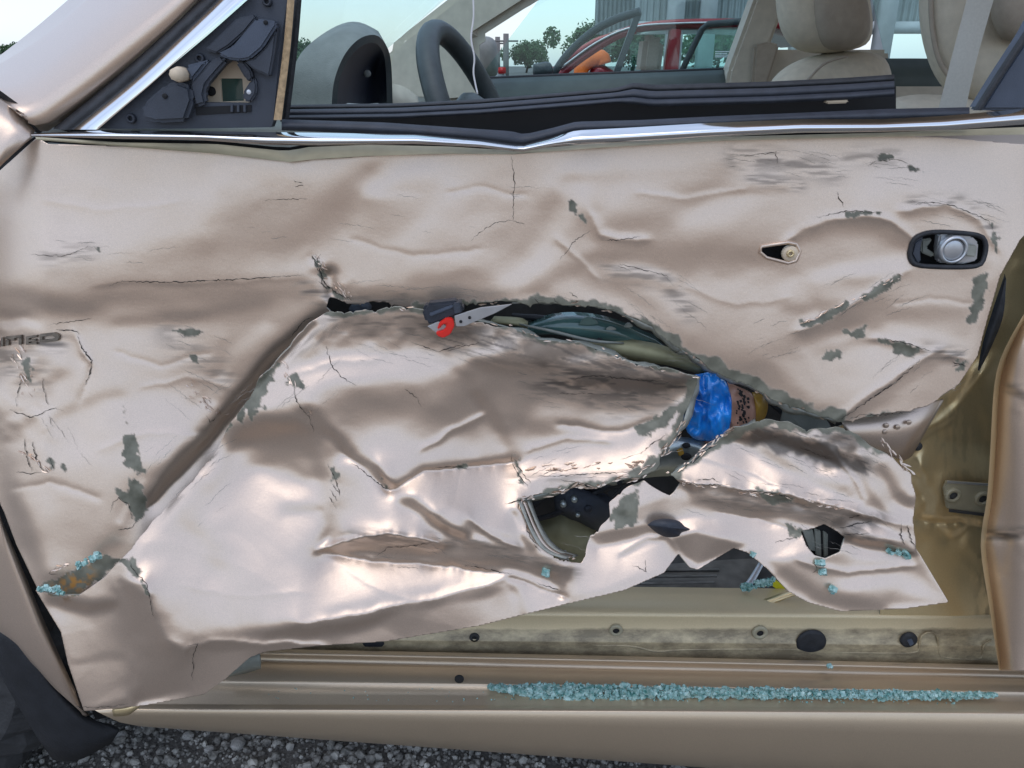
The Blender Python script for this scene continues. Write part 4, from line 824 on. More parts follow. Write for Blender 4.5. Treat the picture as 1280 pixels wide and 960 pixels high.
band('chrome_pillar_strip', [(86, 162, .05), (168, 95, .05), (256, 13, .05), (284, -15, .05)], [(122, 162, .02), (150, 138, .02), (200, 95, .02), (302, 2, .02), (322, -15, .035)], 'chrome', door, 60, .010, 9)
band('hood_seam', [(-30, 92, .075), (0, 113, .075), (62, 158, .075)], [(-30, 106, .085), (0, 128, .085), (48, 168, .085)], 'rubber', car, 16, 0, 3, curve=False)
fd = loft('front_fender', [[(-40, 100, .06), (0, 124, .06), (22, 142, .06), (44, 163, .06)], [(-40, 150, .04), (0, 160, .04), (20, 165, .04), (40, 172, .045)], [(-40, 190, .03), (-10, 196, .03), (4, 198, .03), (14, 195, .035)], [(-40, 250, .03), (-30, 235, .03), (-18, 222, .03), (-6, 214, .04)]], 'paint', car, 20, .003)
band('door_seam', [(-40, 225, .075), (0, 196, .075), (52, 166, .075)], [(-40, 260, .075), (0, 220, .075), (60, 178, .075)], 'rubber', car, 14, 0, 2, curve=False)
fl = loft('fender_lower', [[(-60, 560, .05), (-40, 600, .0), (-14, 612, -.01), (-2, 640, -.01), (2, 652, .02)], [(-60, 680, .02), (-40, 690, -.01), (0, 690, -.02), (18, 692, -.02), (22, 696, .01)], [(-60, 760, .0), (-40, 770, -.02), (10, 776, -.035), (52, 780, -.035), (58, 782, 0)], [(-20, 800, .0), (0, 790, -.02), (40, 820, -.04), (74, 830, -.04), (80, 832, -.01)], [(20, 830, .0), (36, 826, -.03), (70, 862, -.04), (96, 882, -.04), (104, 884, -.01)], [(60, 868, .02), (72, 864, -.02), (90, 880, -.03), (104, 892, -.03), (112, 894, -.01)]], 'paint', car, 20, .003)
band('fender_gap', [(-40, 560, .08), (20, 680, .08), (120, 900, .06)], [(30, 560, .08), (80, 700, .08), (160, 890, .06)], 'void', car, 10, 0, 2, curve=False)
loft('mud_flap', [[(-30, 765, .0), (-4, 777, -.02), (16, 783, -.02), (26, 790, .0)], [(-20, 800, -.01), (10, 805, -.03), (36, 812, -.03), (50, 832, -.01)], [(-2, 840, -.01), (26, 850, -.03), (60, 855, -.03), (82, 868, -.01)], [(24, 885, -.01), (48, 895, -.03), (90, 895, -.03), (118, 900, -.01)], [(48, 925, -.01), (70, 932, -.03), (112, 925, -.03), (150, 912, -.01)], [(66, 950, -.01), (80, 952, -.025), (104, 948, -.025), (140, 928, -.01)]], 'flap', car, 24, .012)
_n = 60; _x = np.linspace(-1.75, -.69, _n); _wx = P(44, 890, .02).x - .285; V, Fc = [], []
for x in _x:
    zb = .345 + math.sqrt(max(0, .41 ** 2 - (x - _wx) ** 2)) if abs(x - _wx) < .41 else .30; zt = .99 - .16 * ((-.69 - x) / 1.06) ** 2
    for k in range(7): u = k / 6; V.append((x, .03 - .03 * math.sin(math.pi * u) + .05 * ((-.69 - x) / 1.06) ** 2, zb + (zt - zb) * u))
for i in range(_n - 1):
    for k in range(6): Fc.append((i * 7 + k, (i + 1) * 7 + k, (i + 1) * 7 + k + 1, i * 7 + k + 1))
fs = obj('fender_side', mesh(V, Fc), 'paint', car, True); fs.modifiers.new('t', 'SOLIDIFY').thickness = .003
# front wheel (mostly outside the picture)
wheel = part('front_wheel')
wc = Vector((P(44, 890, .02).x - .285, .125, .345)); prof = [(.20, -.09), (.24, -.115), (.29, -.12), (.325, -.105), (.342, -.085), (.345, 0), (.342, .085), (.32, .11), (.24, .115), (.20, .09)]
V, Fc = [], []; NS = 96
for i in range(NS):
    a = 2 * math.pi * i / NS
    for j, (r_, y_) in enumerate(prof):
        rr = r_ - (.014 if (i % 3 == 0 and j in (3, 4, 6, 7)) or (j == 5 and i % 6 == 0) else 0); V.append(wc + Vector((rr * math.cos(a), y_, rr * math.sin(a))))
K = len(prof)
for i in range(NS):
    for j in range(K): Fc.append((i * K + j, i * K + (j + 1) % K, ((i + 1) % NS) * K + (j + 1) % K, ((i + 1) % NS) * K + j))
obj('tyre', mesh(V, Fc), 'tyre', wheel)
V, Fc = [], []
for i in range(48):
    a = 2 * math.pi * i / 48
    for (r_, y_) in ((.02, -.06), (.06, -.07), (.09, -.05), (.18, -.06), (.205, -.095), (.21, -.08)): V.append(wc + Vector((r_ * math.cos(a), y_, r_ * math.sin(a))))
for i in range(48):
    for j in range(5): Fc.append((i * 6 + j, i * 6 + j + 1, ((i + 1) % 48) * 6 + j + 1, ((i + 1) % 48) * 6 + j))
obj('rim', mesh(V, Fc), 'grey_steel', wheel, True)

# ------------------------------------------------------------------ sill, door opening, rear door
def row(l, r_, Y):
    if r_[0] > 1310: r_ = (1800, r_[1] + (r_[1] - l[1]) / (r_[0] - l[0]) * (1800 - r_[0]))      # runs on past the picture
    return [(l[0], l[1], Y), ((l[0] + r_[0]) / 2, (l[1] + r_[1]) / 2 - 1.5, Y), (r_[0], r_[1], Y)]
rock = loft('rocker_panel', [row((100, 806), (1320, 834), .062), row((100, 811), (1320, 838.5), .052), row((100, 812.5), (1320, 841), .050), row((100, 814), (1320, 842), .058), row((100, 823), (1320, 850), .058), row((100, 825), (1320, 851), .050),
                     row((100, 827), (1320, 853), .046), row((100, 848), (1320, 866), .012), row((100, 850), (1320, 868), .010), row((100, 852), (1320, 870), .010), row((100, 866), (1320, 880), -.010), row((104, 879), (1320, 887), -.022),
                     row((108, 881), (1320, 888.5), -.025), row((112, 885.5), (1320, 893), -.034), row((118, 887.5), (1320, 895), -.036), row((130, 894), (1320, 924), -.034), row((150, 903), (1320, 964), -.024), row((170, 907), (1320, 986), -.008), row((176, 908), (1320, 994), .03)], 'jamb_paint_pink', car, 70, 0, sub=0)
sill = loft('door_sill', [row((300, 728), (1330, 742), .17), row((300, 742), (1330, 754), .13), row((300, 756), (1330, 766), .098), row((300, 762), (1330, 771), .090), row((300, 766), (1330, 774), .086), row((300, 769), (1330, 777), .086), row((300, 795), (1330, 806), .082),
                          row((300, 798), (1330, 809), .079), row((300, 800), (1330, 811), .079), row((300, 816), (1330, 838), .074), row((300, 822), (1330, 842), .072)], 'sill_mud', car, 60)
for (x, y, r_, mm, hl) in ((770, 788, 8, 'sill_dirty', .5), (950, 791, 9, 'sill_dirty', .45), (593, 797, 6, 'cavity', .5)):
    disc('bolt_washer', x, y, .081, r_, .002, mm, sill, 18, hl); disc('bolt_hole', x, y, .0815, r_ * .5, .001, 'void', sill, 12)
disc('grommet', 1014, 803, .079, 16.5, .002, 'rubber', sill, 32); disc('grommet', 467, 806, .079, 13, .002, 'rubber', sill, 24); pg = disc('push_plug', 1136, 800, .078, 9, .003, 'rubber', sill, 20)
plate('plug_pin', [(1134, 801), (1140, 799), (1143, 805), (1138, 808)], .073, .005, 'black_panel_light', pg, .0006); disc('drain_hole', 574, 849, .010, 5.5, .0015, 'void', rock, 18)
tube('pressed_bead', [P(*p) for p in catmull([(880, 811, .079), (960, 814, .079), (1080, 816, .078), (1140, 816, .078), (1148, 812, .078), (1150, 800, .079), (1154, 793, .08), (1163, 790, .08), (1171, 794, .08), (1173, 806, .079), (1174, 818, .078), (1182, 822, .077), (1222, 824, .077), (1228, 818, .077), (1230, 806, .078), (1240, 800, .079)], 60)], .0016, 'sill_mud', sill, 6)
tube('pressed_bead', [P(*p) for p in catmull([(560, 812, .079), (680, 808, .08), (780, 807, .079), (820, 814, .077), (860, 812, .078), (1000, 812, .079), (1010, 822, .077), (995, 830, .075)], 60)], .0018, 'sill_mud', sill, 6)
# pinch of crushed sill at the lower left
loft('crushed_bracket', [[(290, 836, .0), (305, 822, .0), (324, 818, .0)], [(284, 844, -.005), (308, 836, .0), (326, 832, .0)], [(282, 847, .005), (306, 842, .01), (326, 836, .01)]], 'inner_metal', car, 12, .004)
loft('hem_strip', [[(140, 888, -.06), (158, 886, -.065), (176, 881, -.06)], [(142, 896, -.055), (160, 894, -.06), (172, 886, -.058)]], 'jamb_paint', car, 10, .002)
# ribbed scuff plate seen under the bent door bottom
sp = loft('scuff_plate', [row((690, 690), (950, 682), .30), row((690, 715), (950, 710), .24), row((700, 742), (930, 738), .185), row((705, 747), (915, 743), .178), row((710, 750), (905, 747), .18)], 'scuff', car, 30)
for k, yy in enumerate((697, 704, 712, 720, 728)):
    tube('rib', [P(700 - k * 2, yy + 3, .285 - k * .026), P(820, yy + 1, .285 - k * .026), P(905 - k * 3, yy, .285 - k * .026)], .0022, 'scuff', sp, 6)
loft('scuff_plate_end', [[(905, 746, .18), (930, 730, .20), (950, 700, .24)], [(912, 752, .175), (938, 734, .195), (956, 704, .235)]], 'grey_steel', sp, 12, .003)
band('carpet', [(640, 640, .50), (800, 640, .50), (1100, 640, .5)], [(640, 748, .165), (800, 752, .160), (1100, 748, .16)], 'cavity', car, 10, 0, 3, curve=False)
plate('yellow_tag', [(960, 728), (968, 724), (984, 736), (976, 741)], .17, .002, 'yellow', car, .0003)
loft('sill_lip', [[(900, 757, .13), (950, 750, .128), (985, 738, .128), (1000, 734, .13)], [(900, 762, .12), (950, 757, .118), (990, 744, .118), (1005, 738, .12)]], 'jamb_paint', car, 16, .003)
# rear door opening: pressed gold sheet
J = Field(1030, 1310, 290, 800)
J.grad([(290, 150), (400, 140), (480, 120), (560, 170), (640, 160), (720, 190), (800, 190)])
J.S([(1262, 330), (1250, 390), (1225, 450), (1180, 500), (1130, 545)], 10, 170); J.S([(1280, 340), (1262, 420), (1240, 470)], 9, 110); J.S([(1240, 440), (1200, 500), (1160, 535)], 6, 210); J.S([(1225, 470), (1190, 520), (1150, 550)], 5, 110)
J.S([(1150, 548), (1130, 575)], 9, 95); J.S([(1230, 480), (1235, 560)], 12, 100); J.A([(1160, 555), (1235, 555), (1235, 590), (1170, 595)], 200, 12); J.S([(1150, 585), (1156, 620), (1150, 640)], 8, 108); J.S([(1165, 590), (1170, 620), (1160, 645)], 5, 205)
J.E([(1145, 650), (1175, 655), (1200, 650), (1240, 665)], 120, 9, 210, 10); J.S([(1180, 660), (1190, 670), (1215, 650)], 5, 120); J.A([(1150, 680), (1235, 680), (1235, 760), (1190, 760)], 208, 12); J.S([(1215, 690), (1235, 760)], 12, 150); J.S([(1180, 690), (1225, 715)], 8, 180)
J.C([(1120, 540), (1240, 540), (1240, 680), (1140, 680)], 26, 16, 10, 44)
J.smear([(1180, 480), (1220, 640)], 30, .25, 6, 20); J.smear([(1230, 700), (1235, 770)], 14, .5, 5, 16)
J.solve(lambda x, y: .12 - .03 * (y - 300) / 500 + .05 * sm(620, 470, y) * 0 + .03 * sm(1230, 1180, x) * 0, wl=300, gain=1.4)
jamb = J.build('door_jamb', [(1034, 540), (1120, 500), (1190, 440), (1225, 360), (1240, 292), (1308, 292), (1308, 776), (1100, 774), (1100, 620), (1060, 560)], [], ['jamb_paint', 'inner_metal', 'primer_edge'], car, .002)
hb = plate('hinge_plate', [(1180, 612), (1184, 602), (1236, 606), (1260, 608), (1260, 644), (1236, 643), (1184, 636)], J.at(1200, 640) - .012, .006, 'sill_dirty', car, .0012)
for x, y in ((1191, 619), (1228, 623)): disc('hinge_bolt', x, y, J.at(1200, 640) - .013, 8.5, .003, 'sill_dirty', hb, 6 if False else 18, .55); disc('bolt_centre', x, y, J.at(1200, 640) - .012, 4.5, .002, 'cavity', hb, 12)
band('hinge_edge', [(1184, 601, J.at(1200, 640) - .014), (1258, 606, J.at(1200, 640) - .014)], [(1184, 604, J.at(1200, 640) - .014), (1258, 609, J.at(1200, 640) - .014)], 'grey_steel', hb, 6, .001, 3); band('hinge_edge', [(1186, 636, J.at(1200, 640) - .014), (1258, 645, J.at(1200, 640) - .014)], [(1186, 640, J.at(1200, 640) - .014), (1258, 649, J.at(1200, 640) - .014)], 'cavity', hb, 6, .001, 3)
disc('jamb_bolt', 1147, 558, J.at(1147, 558) - .002, 5, .003, 'cavity', jamb, 12)
band('door_edge_seal', [(1256, 342, .06), (1240, 390, .06), (1228, 430, .06), (1222, 462, .06)], [(1258, 350, .055), (1254, 395, .055), (1240, 432, .055), (1224, 464, .055)], 'rubber', door, 20, .006, 5)
Rd = Field(1216, 1800, 160, 850, 2.5)
Rd.grad([(380, 190), (470, 180), (560, 168), (660, 165), (720, 205), (850, 195)])
Rd.S([(1242, 480), (1240, 600), (1232, 690)], 6, 140); Rd.E([(1236, 668), (1260, 672), (1300, 665)], 120, 8, 215, 10); Rd.S([(1262, 486), (1280, 492)], 5, 110); Rd.S([(1262, 520), (1262, 640)], 8, 178); Rd.C([(1240, 470), (1300, 470), (1300, 520), (1250, 520)], 30, 12, 8, 5); Rd.C([(1235, 650), (1300, 650), (1300, 720), (1240, 720)], 40, 10, 8, 6)
Rd.push([(1278, 395), (1256, 440), (1244, 490), (1240, 560), (1236, 620), (1228, 680), (1238, 760), (1250, 840)], 9, .014)
Rd.smear([(1240, 670), (1300, 665)], 9, .8); Rd.smear([(1262, 485), (1290, 490)], 6, .7)
Rd.solve(lambda x, y: .028 - .05 * (y - 400) / 440 + .02 * sm(1285, 1240, x), wl=300, bias=22)
rear = part('rear_door')
Rd.build('rear_skin', [(1284, 384), (1258, 440), (1247, 480), (1242, 560), (1238, 620), (1229, 682), (1240, 760), (1250, 838), (1794, 848), (1794, 165), (1318, 176), (1312, 384)], [], ['paint', 'inner_metal', 'primer_edge'], rear, .0025)
band('rear_door_flange', [(1280, 392, .02), (1254, 440, .02), (1243, 480, .02), (1238, 560, .01), (1234, 620, .0), (1226, 682, .0), (1237, 760, -.01), (1249, 838, -.012)], [(1284, 400, .06), (1262, 446, .06), (1252, 486, .06), (1247, 560, .05), (1243, 620, .05), (1236, 682, .05), (1246, 760, .04), (1256, 838, .04)], 'jamb_paint', rear, 30, .003, 5)
# ------------------------------------------------------------------ inside of the car
def puff(name, outline, Y, dep, m, parent, n=40, back=.6, power=2.0, curve=True, crumple=0):
    """cushion: the outline (photo pixels) at depth Y swells dep towards the viewer and back*dep away"""
    out = [np.array(q) for q in (catmull(list(outline) + [outline[0]], n + 1)[:-1] if curve else lin(list(outline) + [outline[0]], n + 1)[:-1])]; c = sum(out) / len(out); V, Fc = [], []
    S_ = tuple(np.linspace(0, .9, 16)) + (.95, .985, 1.0) if crumple else (0.0, .3, .55, .75, .88, .95, .985, 1.0); rings = [(s_, -1) for s_ in S_] + [(s_, 1) for s_ in S_[-2::-1]]
    for s_, sg in rings:
        d = (1 - s_ ** power) ** (1 / power) * dep * (1 if sg < 0 else back)
        for q in out:
            e = c + (q - c) * s_; V.append(P(e[0], e[1], Y + sg * d + (crumple * 5 * (abs(float(fbm(np.array([e[0] * 1.6]), np.array([e[1] * .7]), 22, 5, 3)[0])) - .12) if crumple else 0)))
    N = len(out)
    for i in range(len(rings) - 1):
        for j in range(N): Fc.append((i * N + j, i * N + (j + 1) % N, (i + 1) * N + (j + 1) % N, (i + 1) * N + j))
    return obj(name, mesh(V, Fc), m, parent, True)
# instrument hood
dashp = part('dashboard')
rim = [(414, 136, .42), (418, 100, .42), (431, 68, .44), (450, 48, .48), (470, 44, .54), (483, 57, .62), (489, 80, .66), (491, 136, .68)]
mid = [(392, 136, .44), (396, 96, .44), (410, 58, .46), (434, 36, .50), (458, 33, .58), (476, 46, .65), (486, 70, .69), (489, 136, .71)]
frt = [(350, 136, .46), (364, 92, .46), (380, 62, .48), (412, 37, .52), (440, 27, .60), (464, 34, .67), (478, 52, .72), (484, 136, .74)]
inn = [(421, 136, .43), (424, 102, .435), (436, 74, .455), (453, 57, .49), (469, 54, .545), (478, 64, .61), (482, 84, .65), (484, 136, .67)]
loft('instrument_hood', [frt, mid, rim], 'dash', dashp, 40)
loft('hood_rim', [rim, inn], 'wheel_rim', dashp, 40)
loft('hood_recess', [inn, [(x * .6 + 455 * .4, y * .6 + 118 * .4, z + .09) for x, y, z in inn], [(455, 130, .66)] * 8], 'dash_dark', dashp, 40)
box('dash_body', (-.75, .2, .7), (-.18, 1.55, 1.02), 'dash', dashp, .04)
disc('gauge_knob', 459, 92, .60, 4, .004, 'dash', dashp, 12)
0 and loft('gauge_lens', [[(493, 118, .70), (510, 112, .72), (520, 128, .74)], [(493, 134, .68), (508, 132, .70), (518, 138, .72)]], 'white_body', dashp, 8, .004)
loft('dash_side', [[(488, 104, .75), (505, 108, .78), (522, 120, .8)], [(488, 140, .72), (508, 140, .75), (526, 142, .78)]], 'trim_beige', dashp, 10, .01)
# steering wheel
sw = part('steering_wheel'); c0 = P(602, 168, .47); up = Vector((-.40, 0, .92)).normalized(); la = Vector((.20, .98, 0)).normalized(); nn = la.cross(up).normalized()
tube('rim', [c0 + (la * math.cos(a) + up * math.sin(a)) * .168 for a in [2 * math.pi * i / 64 for i in range(64)]], .0175, 'wheel_rim', sw, 14, closed=True)
hubm = []; V, Fc = [], []
for i in range(9):
    for j in range(24):
        ph = math.pi * i / 8; th = 2 * math.pi * j / 24; V.append(c0 - nn * .0 + la * (.075 * math.sin(ph) * math.cos(th)) + up * (.07 * math.sin(ph) * math.sin(th)) + nn * (.035 * math.cos(ph)))
for i in range(8):
    for j in range(24): Fc.append((i * 24 + j, i * 24 + (j + 1) % 24, (i + 1) * 24 + (j + 1) % 24, (i + 1) * 24 + j))
obj('hub', mesh(V, Fc), 'wheel_rim', sw, True)
for a in (.25, math.pi - .25, -1.1, math.pi + 1.1): tube('spoke', [c0 + (la * math.cos(a) + up * math.sin(a)) * .05, c0 + (la * math.cos(a) + up * math.sin(a)) * .18], .014, 'wheel_rim', sw, 8)
0 and tube('airbag_tear', [c0 + nn * s_ * .03 + (la * math.cos(a) + up * math.sin(a)) * r_ for s_, a, r_ in ((1, 2.2, .16), (1.2, 2.0, .10), (1.3, 1.6, .06), (1.2, 1.2, .03))], .004, 'white_body', sw, 6, n=14)
tube('column', [c0, c0 + Vector((-.35, 0, -.12))], .04, 'dash_dark', sw, 12)
# far side: pillar, door, windows
plate('far_pillar_trim', [(578, -16), (700, -16), (664, 4), (598, 46), (600, 100), (614, 128), (470, 140), (484, 60), (500, 45)], 1.46, .07, 'trim_beige', car, .02)
far = part('far_door')
band('door_top_trim', [(600, 99, 1.56), (700, 95, 1.56), (912, 87, 1.56)], [(606, 134, 1.50), (760, 128, 1.50), (918, 120, 1.50)], 'door_inner', far, 20, .02, 6, thick=.02)
tube('window_seal', [P(600, 99.5, 1.58), P(700, 95, 1.58), P(906, 87.5, 1.58), P(944, -12, 1.58)], .007, 'rubber', far, 8)
plate('window_pane', [(596, 101), (684, -14), (946, -14), (908, 88)], 1.62, .005, 'window_glass', far, 0)
pil = plate('far_centre_pillar', [(906, 120), (911, 88), (948, -14), (990, -14), (962, 60), (946, 120)], 1.50, .08, 'trim_beige', car, .01); plate('belt_guide', [(944, 56), (962, 52), (975, 56), (958, 110), (940, 110)], 1.48, .02, 'seat_dark', pil, .006)
mir = part('far_mirror'); puff('mirror_housing', [(593, 46), (612, 46), (621, 56), (623, 84), (618, 96), (594, 97)], 1.86, .09, 'dash', mir, 32, power=3); plate('mirror_mount', [(584, 70), (600, 66), (600, 92), (584, 94)], 1.80, .05, 'dash_dark', mir, .008)
plate('windshield', [(95, 166, .12), (440, -126, .2), (760, -126, 1.45), (560, -4, 1.5), (478, 66, 1.5)], 0, .003, 'windshield_glass', car, 0)
# passenger seat
ps = part('passenger_seat')
puff('headrest_shell', [(970, -40), (970, 8), (978, 42), (996, 62), (1030, 67), (1066, 62), (1086, 52), (1091, 28), (1086, -10), (1080, -45)], 1.10, .11, 'seat', ps, 48, power=3)
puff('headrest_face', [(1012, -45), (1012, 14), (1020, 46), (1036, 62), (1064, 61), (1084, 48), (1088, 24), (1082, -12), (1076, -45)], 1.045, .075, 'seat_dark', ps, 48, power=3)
puff('backrest', [(948, 128), (972, 92), (1008, 72), (1060, 64), (1098, 68), (1113, 86), (1116, 128), (1118, 190), (930, 190)], 1.12, .14, 'seat', ps, 60, power=2.6)
tube('seam', [P(1006, 104, .985), P(1030, 80, .99), P(1060, 70, 1.0)], .003, 'seat_dark', ps, 6, n=10)
for x in (1030, 1052): tube('headrest_post', [P(x, 76, 1.1), P(x, 52, 1.1)], .006, 'cavity', ps, 8)
plate('far_rear_door_card', [(944, 62), (1112, 62), (1112, 150), (930, 150)], 1.56, .04, 'trim_beige', car, .01)
# rear seat, belt, trims
rs = part('driver_seat')
puff('backrest', [(1150, -60), (1149, 20), (1158, 70), (1176, 106), (1205, 128), (1250, 140), (1310, 140), (1310, -60)], .62, .10, 'seat', rs, 60, power=2.6); tube('piping', [P(1163, -10, .545), P(1166, 40, .545), P(1176, 80, .545), P(1200, 112, .55)], .004, 'seat_dark', rs, 6, n=16)
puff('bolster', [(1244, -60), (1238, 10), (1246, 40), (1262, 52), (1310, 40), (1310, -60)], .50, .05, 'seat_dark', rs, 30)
puff('cushion', [(1110, 124), (1150, 118), (1215, 124), (1230, 150), (1110, 160)], .58, .08, 'seat', rs, 30)
band('seat_belt', [(1172, 140, .40), (1190, 70, .40), (1212, -14, .42)], [(1206, 140, .40), (1222, 70, .40), (1246, -14, .42)], 'belt', car, 20, .003, 5)
plate('centre_pillar_cover', [(1300, 20), (1288, 42), (1255, 92), (1226, 138), (1300, 138)], .07, .03, 'black_panel_light', car, .003); band('pillar_cover_seal', [(1294, 18, .07), (1250, 84, .07), (1216, 138, .07)], [(1300, 26, .06), (1256, 92, .06), (1227, 138, .06)], 'rubber', car, 16, .005, 5)
plate('far_rear_pane', [(1088, -14), (1160, -14), (1166, 76), (1108, 76)], 1.62, .005, 'window_glass', car, 0)
band('far_rear_trim', [(1100, 73, 1.52), (1150, 73, 1.52), (1185, 74, 1.52)], [(1100, 112, 1.48), (1150, 112, 1.48), (1190, 112, 1.48)], 'door_inner', car, 10, .02, 5); band('far_rear_panel', [(1100, 108, 1.46), (1190, 108, 1.46)], [(1100, 170, 1.4), (1190, 170, 1.4)], 'trim_beige', car, 8, .01, 3)
loft('roof', [[(-.1, 0, 0)] * 2] * 2, 'paint', car, 2) if False else box('roof', (.35, .10, 1.47), (2.2, 1.62, 1.53), ['paint'], car, .025)  # roof slab out of view, added to shade the cabin
box('floor_pan', (-.9, .20, .22), (2.2, 1.62, .28), 'cavity', car, .01); box('far_body_side', (-.9, 1.62, .2), (2.2, 1.68, .98), 'paint', car, .02); box('firewall', (-.95, .15, .25), (-.9, 1.62, 1.0), 'cavity', car, .005)  # floor and firewall added out of view to keep the inside dark
# vertical quarter channel and mirror sail panel
band('window_channel', [(360, -12, .026), (354, 60, .026), (342, 150, .026)], [(369, -12, .024), (363, 60, .024), (352, 150, .024)], 'tan_tape', door, 20, .002, 4); band('channel_rubber', [(367, -12, .055), (361, 60, .055), (350, 152, .055)], [(378, -12, .05), (372, 60, .05), (361, 152, .05)], 'rubber', door, 20, .006, 5)
sail = part('mirror_sail_panel')
def ring_plate(name, outer, inner, Y, th, m, parent):
    """plate with an opening: outer and inner outlines walked from the same angle"""
    n = 72; o_ = lin(list(outer) + [outer[0]], n + 1)[:-1]; c = np.mean(np.array(inner), 0)
    di = np.array(lin(list(inner) + [inner[0]], 361)[:-1]); ai = np.arctan2(di[:, 1] - c[1], di[:, 0] - c[0]); V, Fc = [], []
    for q in o_:
        a = math.atan2(q[1] - c[1], q[0] - c[0]); k = int(np.argmin(np.abs(np.angle(np.exp(1j * (ai - a)))))); i_ = di[k]
        V += [P(q[0], q[1], Y), P(i_[0], i_[1], Y), P(i_[0], i_[1], Y) + Vector((0, th, 0)), P(q[0], q[1], Y) + Vector((0, th, 0))]
    for i in range(n):
        j = (i + 1) % n
        for k in range(4): Fc.append((i * 4 + k, i * 4 + (k + 1) % 4, j * 4 + (k + 1) % 4, j * 4 + k))
    return obj(name, mesh(V, Fc), m, parent)
opening = [(252, 128), (254, 116), (258, 106), (268, 94), (280, 80), (288, 75), (296, 77), (306, 86), (316, 100), (322, 112), (318, 124), (310, 129)]
ring_plate('panel', [(116, 161), (150, 134), (200, 94), (262, 42), (318, -8), (360, -8), (353, 40), (347, 90), (341, 159), (230, 161)], opening, .030, .014, 'black_panel', sail)
bp_ = ring_plate('mount_plate', [(244, 136), (246, 100), (282, 66), (304, 70), (330, 104), (322, 136)], [(275, 98), (303, 98), (305, 126), (277, 127)], .050, .004, 'beige_plastic', sail)
disc('plate_hole', 264, 114, .0485, 5, .001, 'void', bp_, 16)
plate('inner_pane', [(268, 92), (310, 92), (312, 132), (268, 132)], .075, .003, 'teal_glass', sail)
plate('left_shroud', [(236, 104), (262, 76), (276, 70), (284, 76), (268, 94), (258, 106), (255, 118), (258, 130), (244, 134), (240, 122)], .022, .012, 'black_panel', sail, .003)
plate('right_shroud', [(294, 78), (304, 76), (314, 88), (316, 98), (312, 103), (306, 98)], .022, .012, 'black_trim', sail, .002)
plate('pivot_lug', [(303, 116), (312, 102), (318, 96), (321, 106), (320, 118), (313, 128), (304, 126)], .024, .010, 'black_panel', sail, .002); disc('lug_hole', 311, 115, .0235, 2.6, .001, 'white_body', sail, 12)
plate('upper_cover', [(271, 67), (290, 58), (320, 23), (345, 26), (346, 32), (328, 60), (312, 74), (300, 76), (284, 74)], .016, .014, 'black_panel_light', sail, .003)
plate('upper_arm', [(255, 62), (296, 22), (318, 18), (320, 23), (306, 40), (286, 58), (271, 67)], .022, .008, 'black_panel', sail, .002)
plate('side_cover', [(304, 76), (318, 72), (332, 58), (347, 32), (342, 70), (337, 96), (318, 88)], .020, .012, 'black_panel', sail, .002); disc('cover_pin', 332, 28, .015, 2.4, .001, 'void', sail, 10)
plate('lower_boss', [(174, 140), (178, 130), (205, 106), (220, 101), (238, 108), (241, 126), (232, 152), (196, 154), (180, 150)], .016, .016, 'black_panel', sail, .004); disc('boss_pin', 206, 120, .015, 2.8, .001, 'void', sail, 12)
plate('boss_fillet', [(230, 82), (262, 74), (248, 92), (238, 104), (236, 96)], .021, .01, 'black_panel_light', sail, .003)
disc('locating_pin', 226, 93, .02, 8, .016, 'beige_plastic', sail, 8, bev=.2)
for x, y in ((250, 73), (164, 148), (334, 2)): s1 = disc('screw_boss', x, y, .028, 5.2, .003, 'black_trim', sail, 16, .5)
plate('lower_slot', [(244, 134), (314, 131), (314, 140), (245, 144)], .0285, .003, 'void', sail, .0003)
for x in (288, 296, 304): plate('slot_rib', [(x, 131), (x + 3, 131), (x + 3, 140), (x, 140)], .026, .003, 'black_panel', sail, .0003)
# loose things caught on the car
th = tag(tube('white_thread', [P(591, -14, .25), P(592, 20, .25), P(589, 48, .25), P(593, 72, .25), P(592, 92, .25), P(597, 118, .25)], .0013, 'white_thread', None, 6, n=40), 'thin white frayed thread hanging in front of the steering wheel', 'thread')
pk = tag(empty('blue_package', P(900, 550, .08)), 'bright blue plastic package wedged in the door tear', 'package')
def pparent(o, pr): o.parent = pr; o.matrix_parent_inverse = Matrix.Translation(-pr.location); return o
pparent(puff('film', [(868, 468), (892, 465), (908, 476), (915, 500), (914, 525), (908, 545), (890, 552), (866, 548), (853, 526), (862, 505)], .050, .018, 'blue_plastic', None, 60, power=5, crumple=.005), pk)
pparent(puff('rim_film', [(905, 474), (920, 482), (940, 492), (946, 510), (942, 535), (918, 552), (886, 557), (872, 552), (900, 546), (912, 520)], .060, .016, 'pink_film', None, 48, power=4, crumple=.003), pk)
pparent(puff('amber_end', [(940, 490), (956, 494), (960, 510), (954, 526), (942, 530)], .066, .02, 'amber_plastic', None, 24), pk)
r_ = random.Random(8)
for k in range(46):
    x = 927 + r_.uniform(-5, 6) + (3 if k % 3 else -2); y = 486 + 44 * k / 46 + r_.uniform(-1, 1); s_ = r_.uniform(1.0, 2.2)
    pparent(plate('printed_mark', [(x - s_, y - s_ * .7), (x + s_ * .6, y - s_), (x + s_, y + s_ * .5), (x - s_ * .3, y + s_)], .0385 + .00008 * abs(x - 922), .0008, 'ink', None, 0), pk) if k % 1 == 0 else None
pb = tag(puff('plastic_fragment', [(809, 656), (818, 650), (832, 648), (848, 651), (856, 658), (863, 662), (852, 666), (850, 671), (836, 672), (822, 667)], Lw.at(835, 660) - .006, .012, 'black_trim', None, 40, power=1.6, curve=True), 'small black plastic fragment stuck on the torn door below the blue package', 'plastic piece')
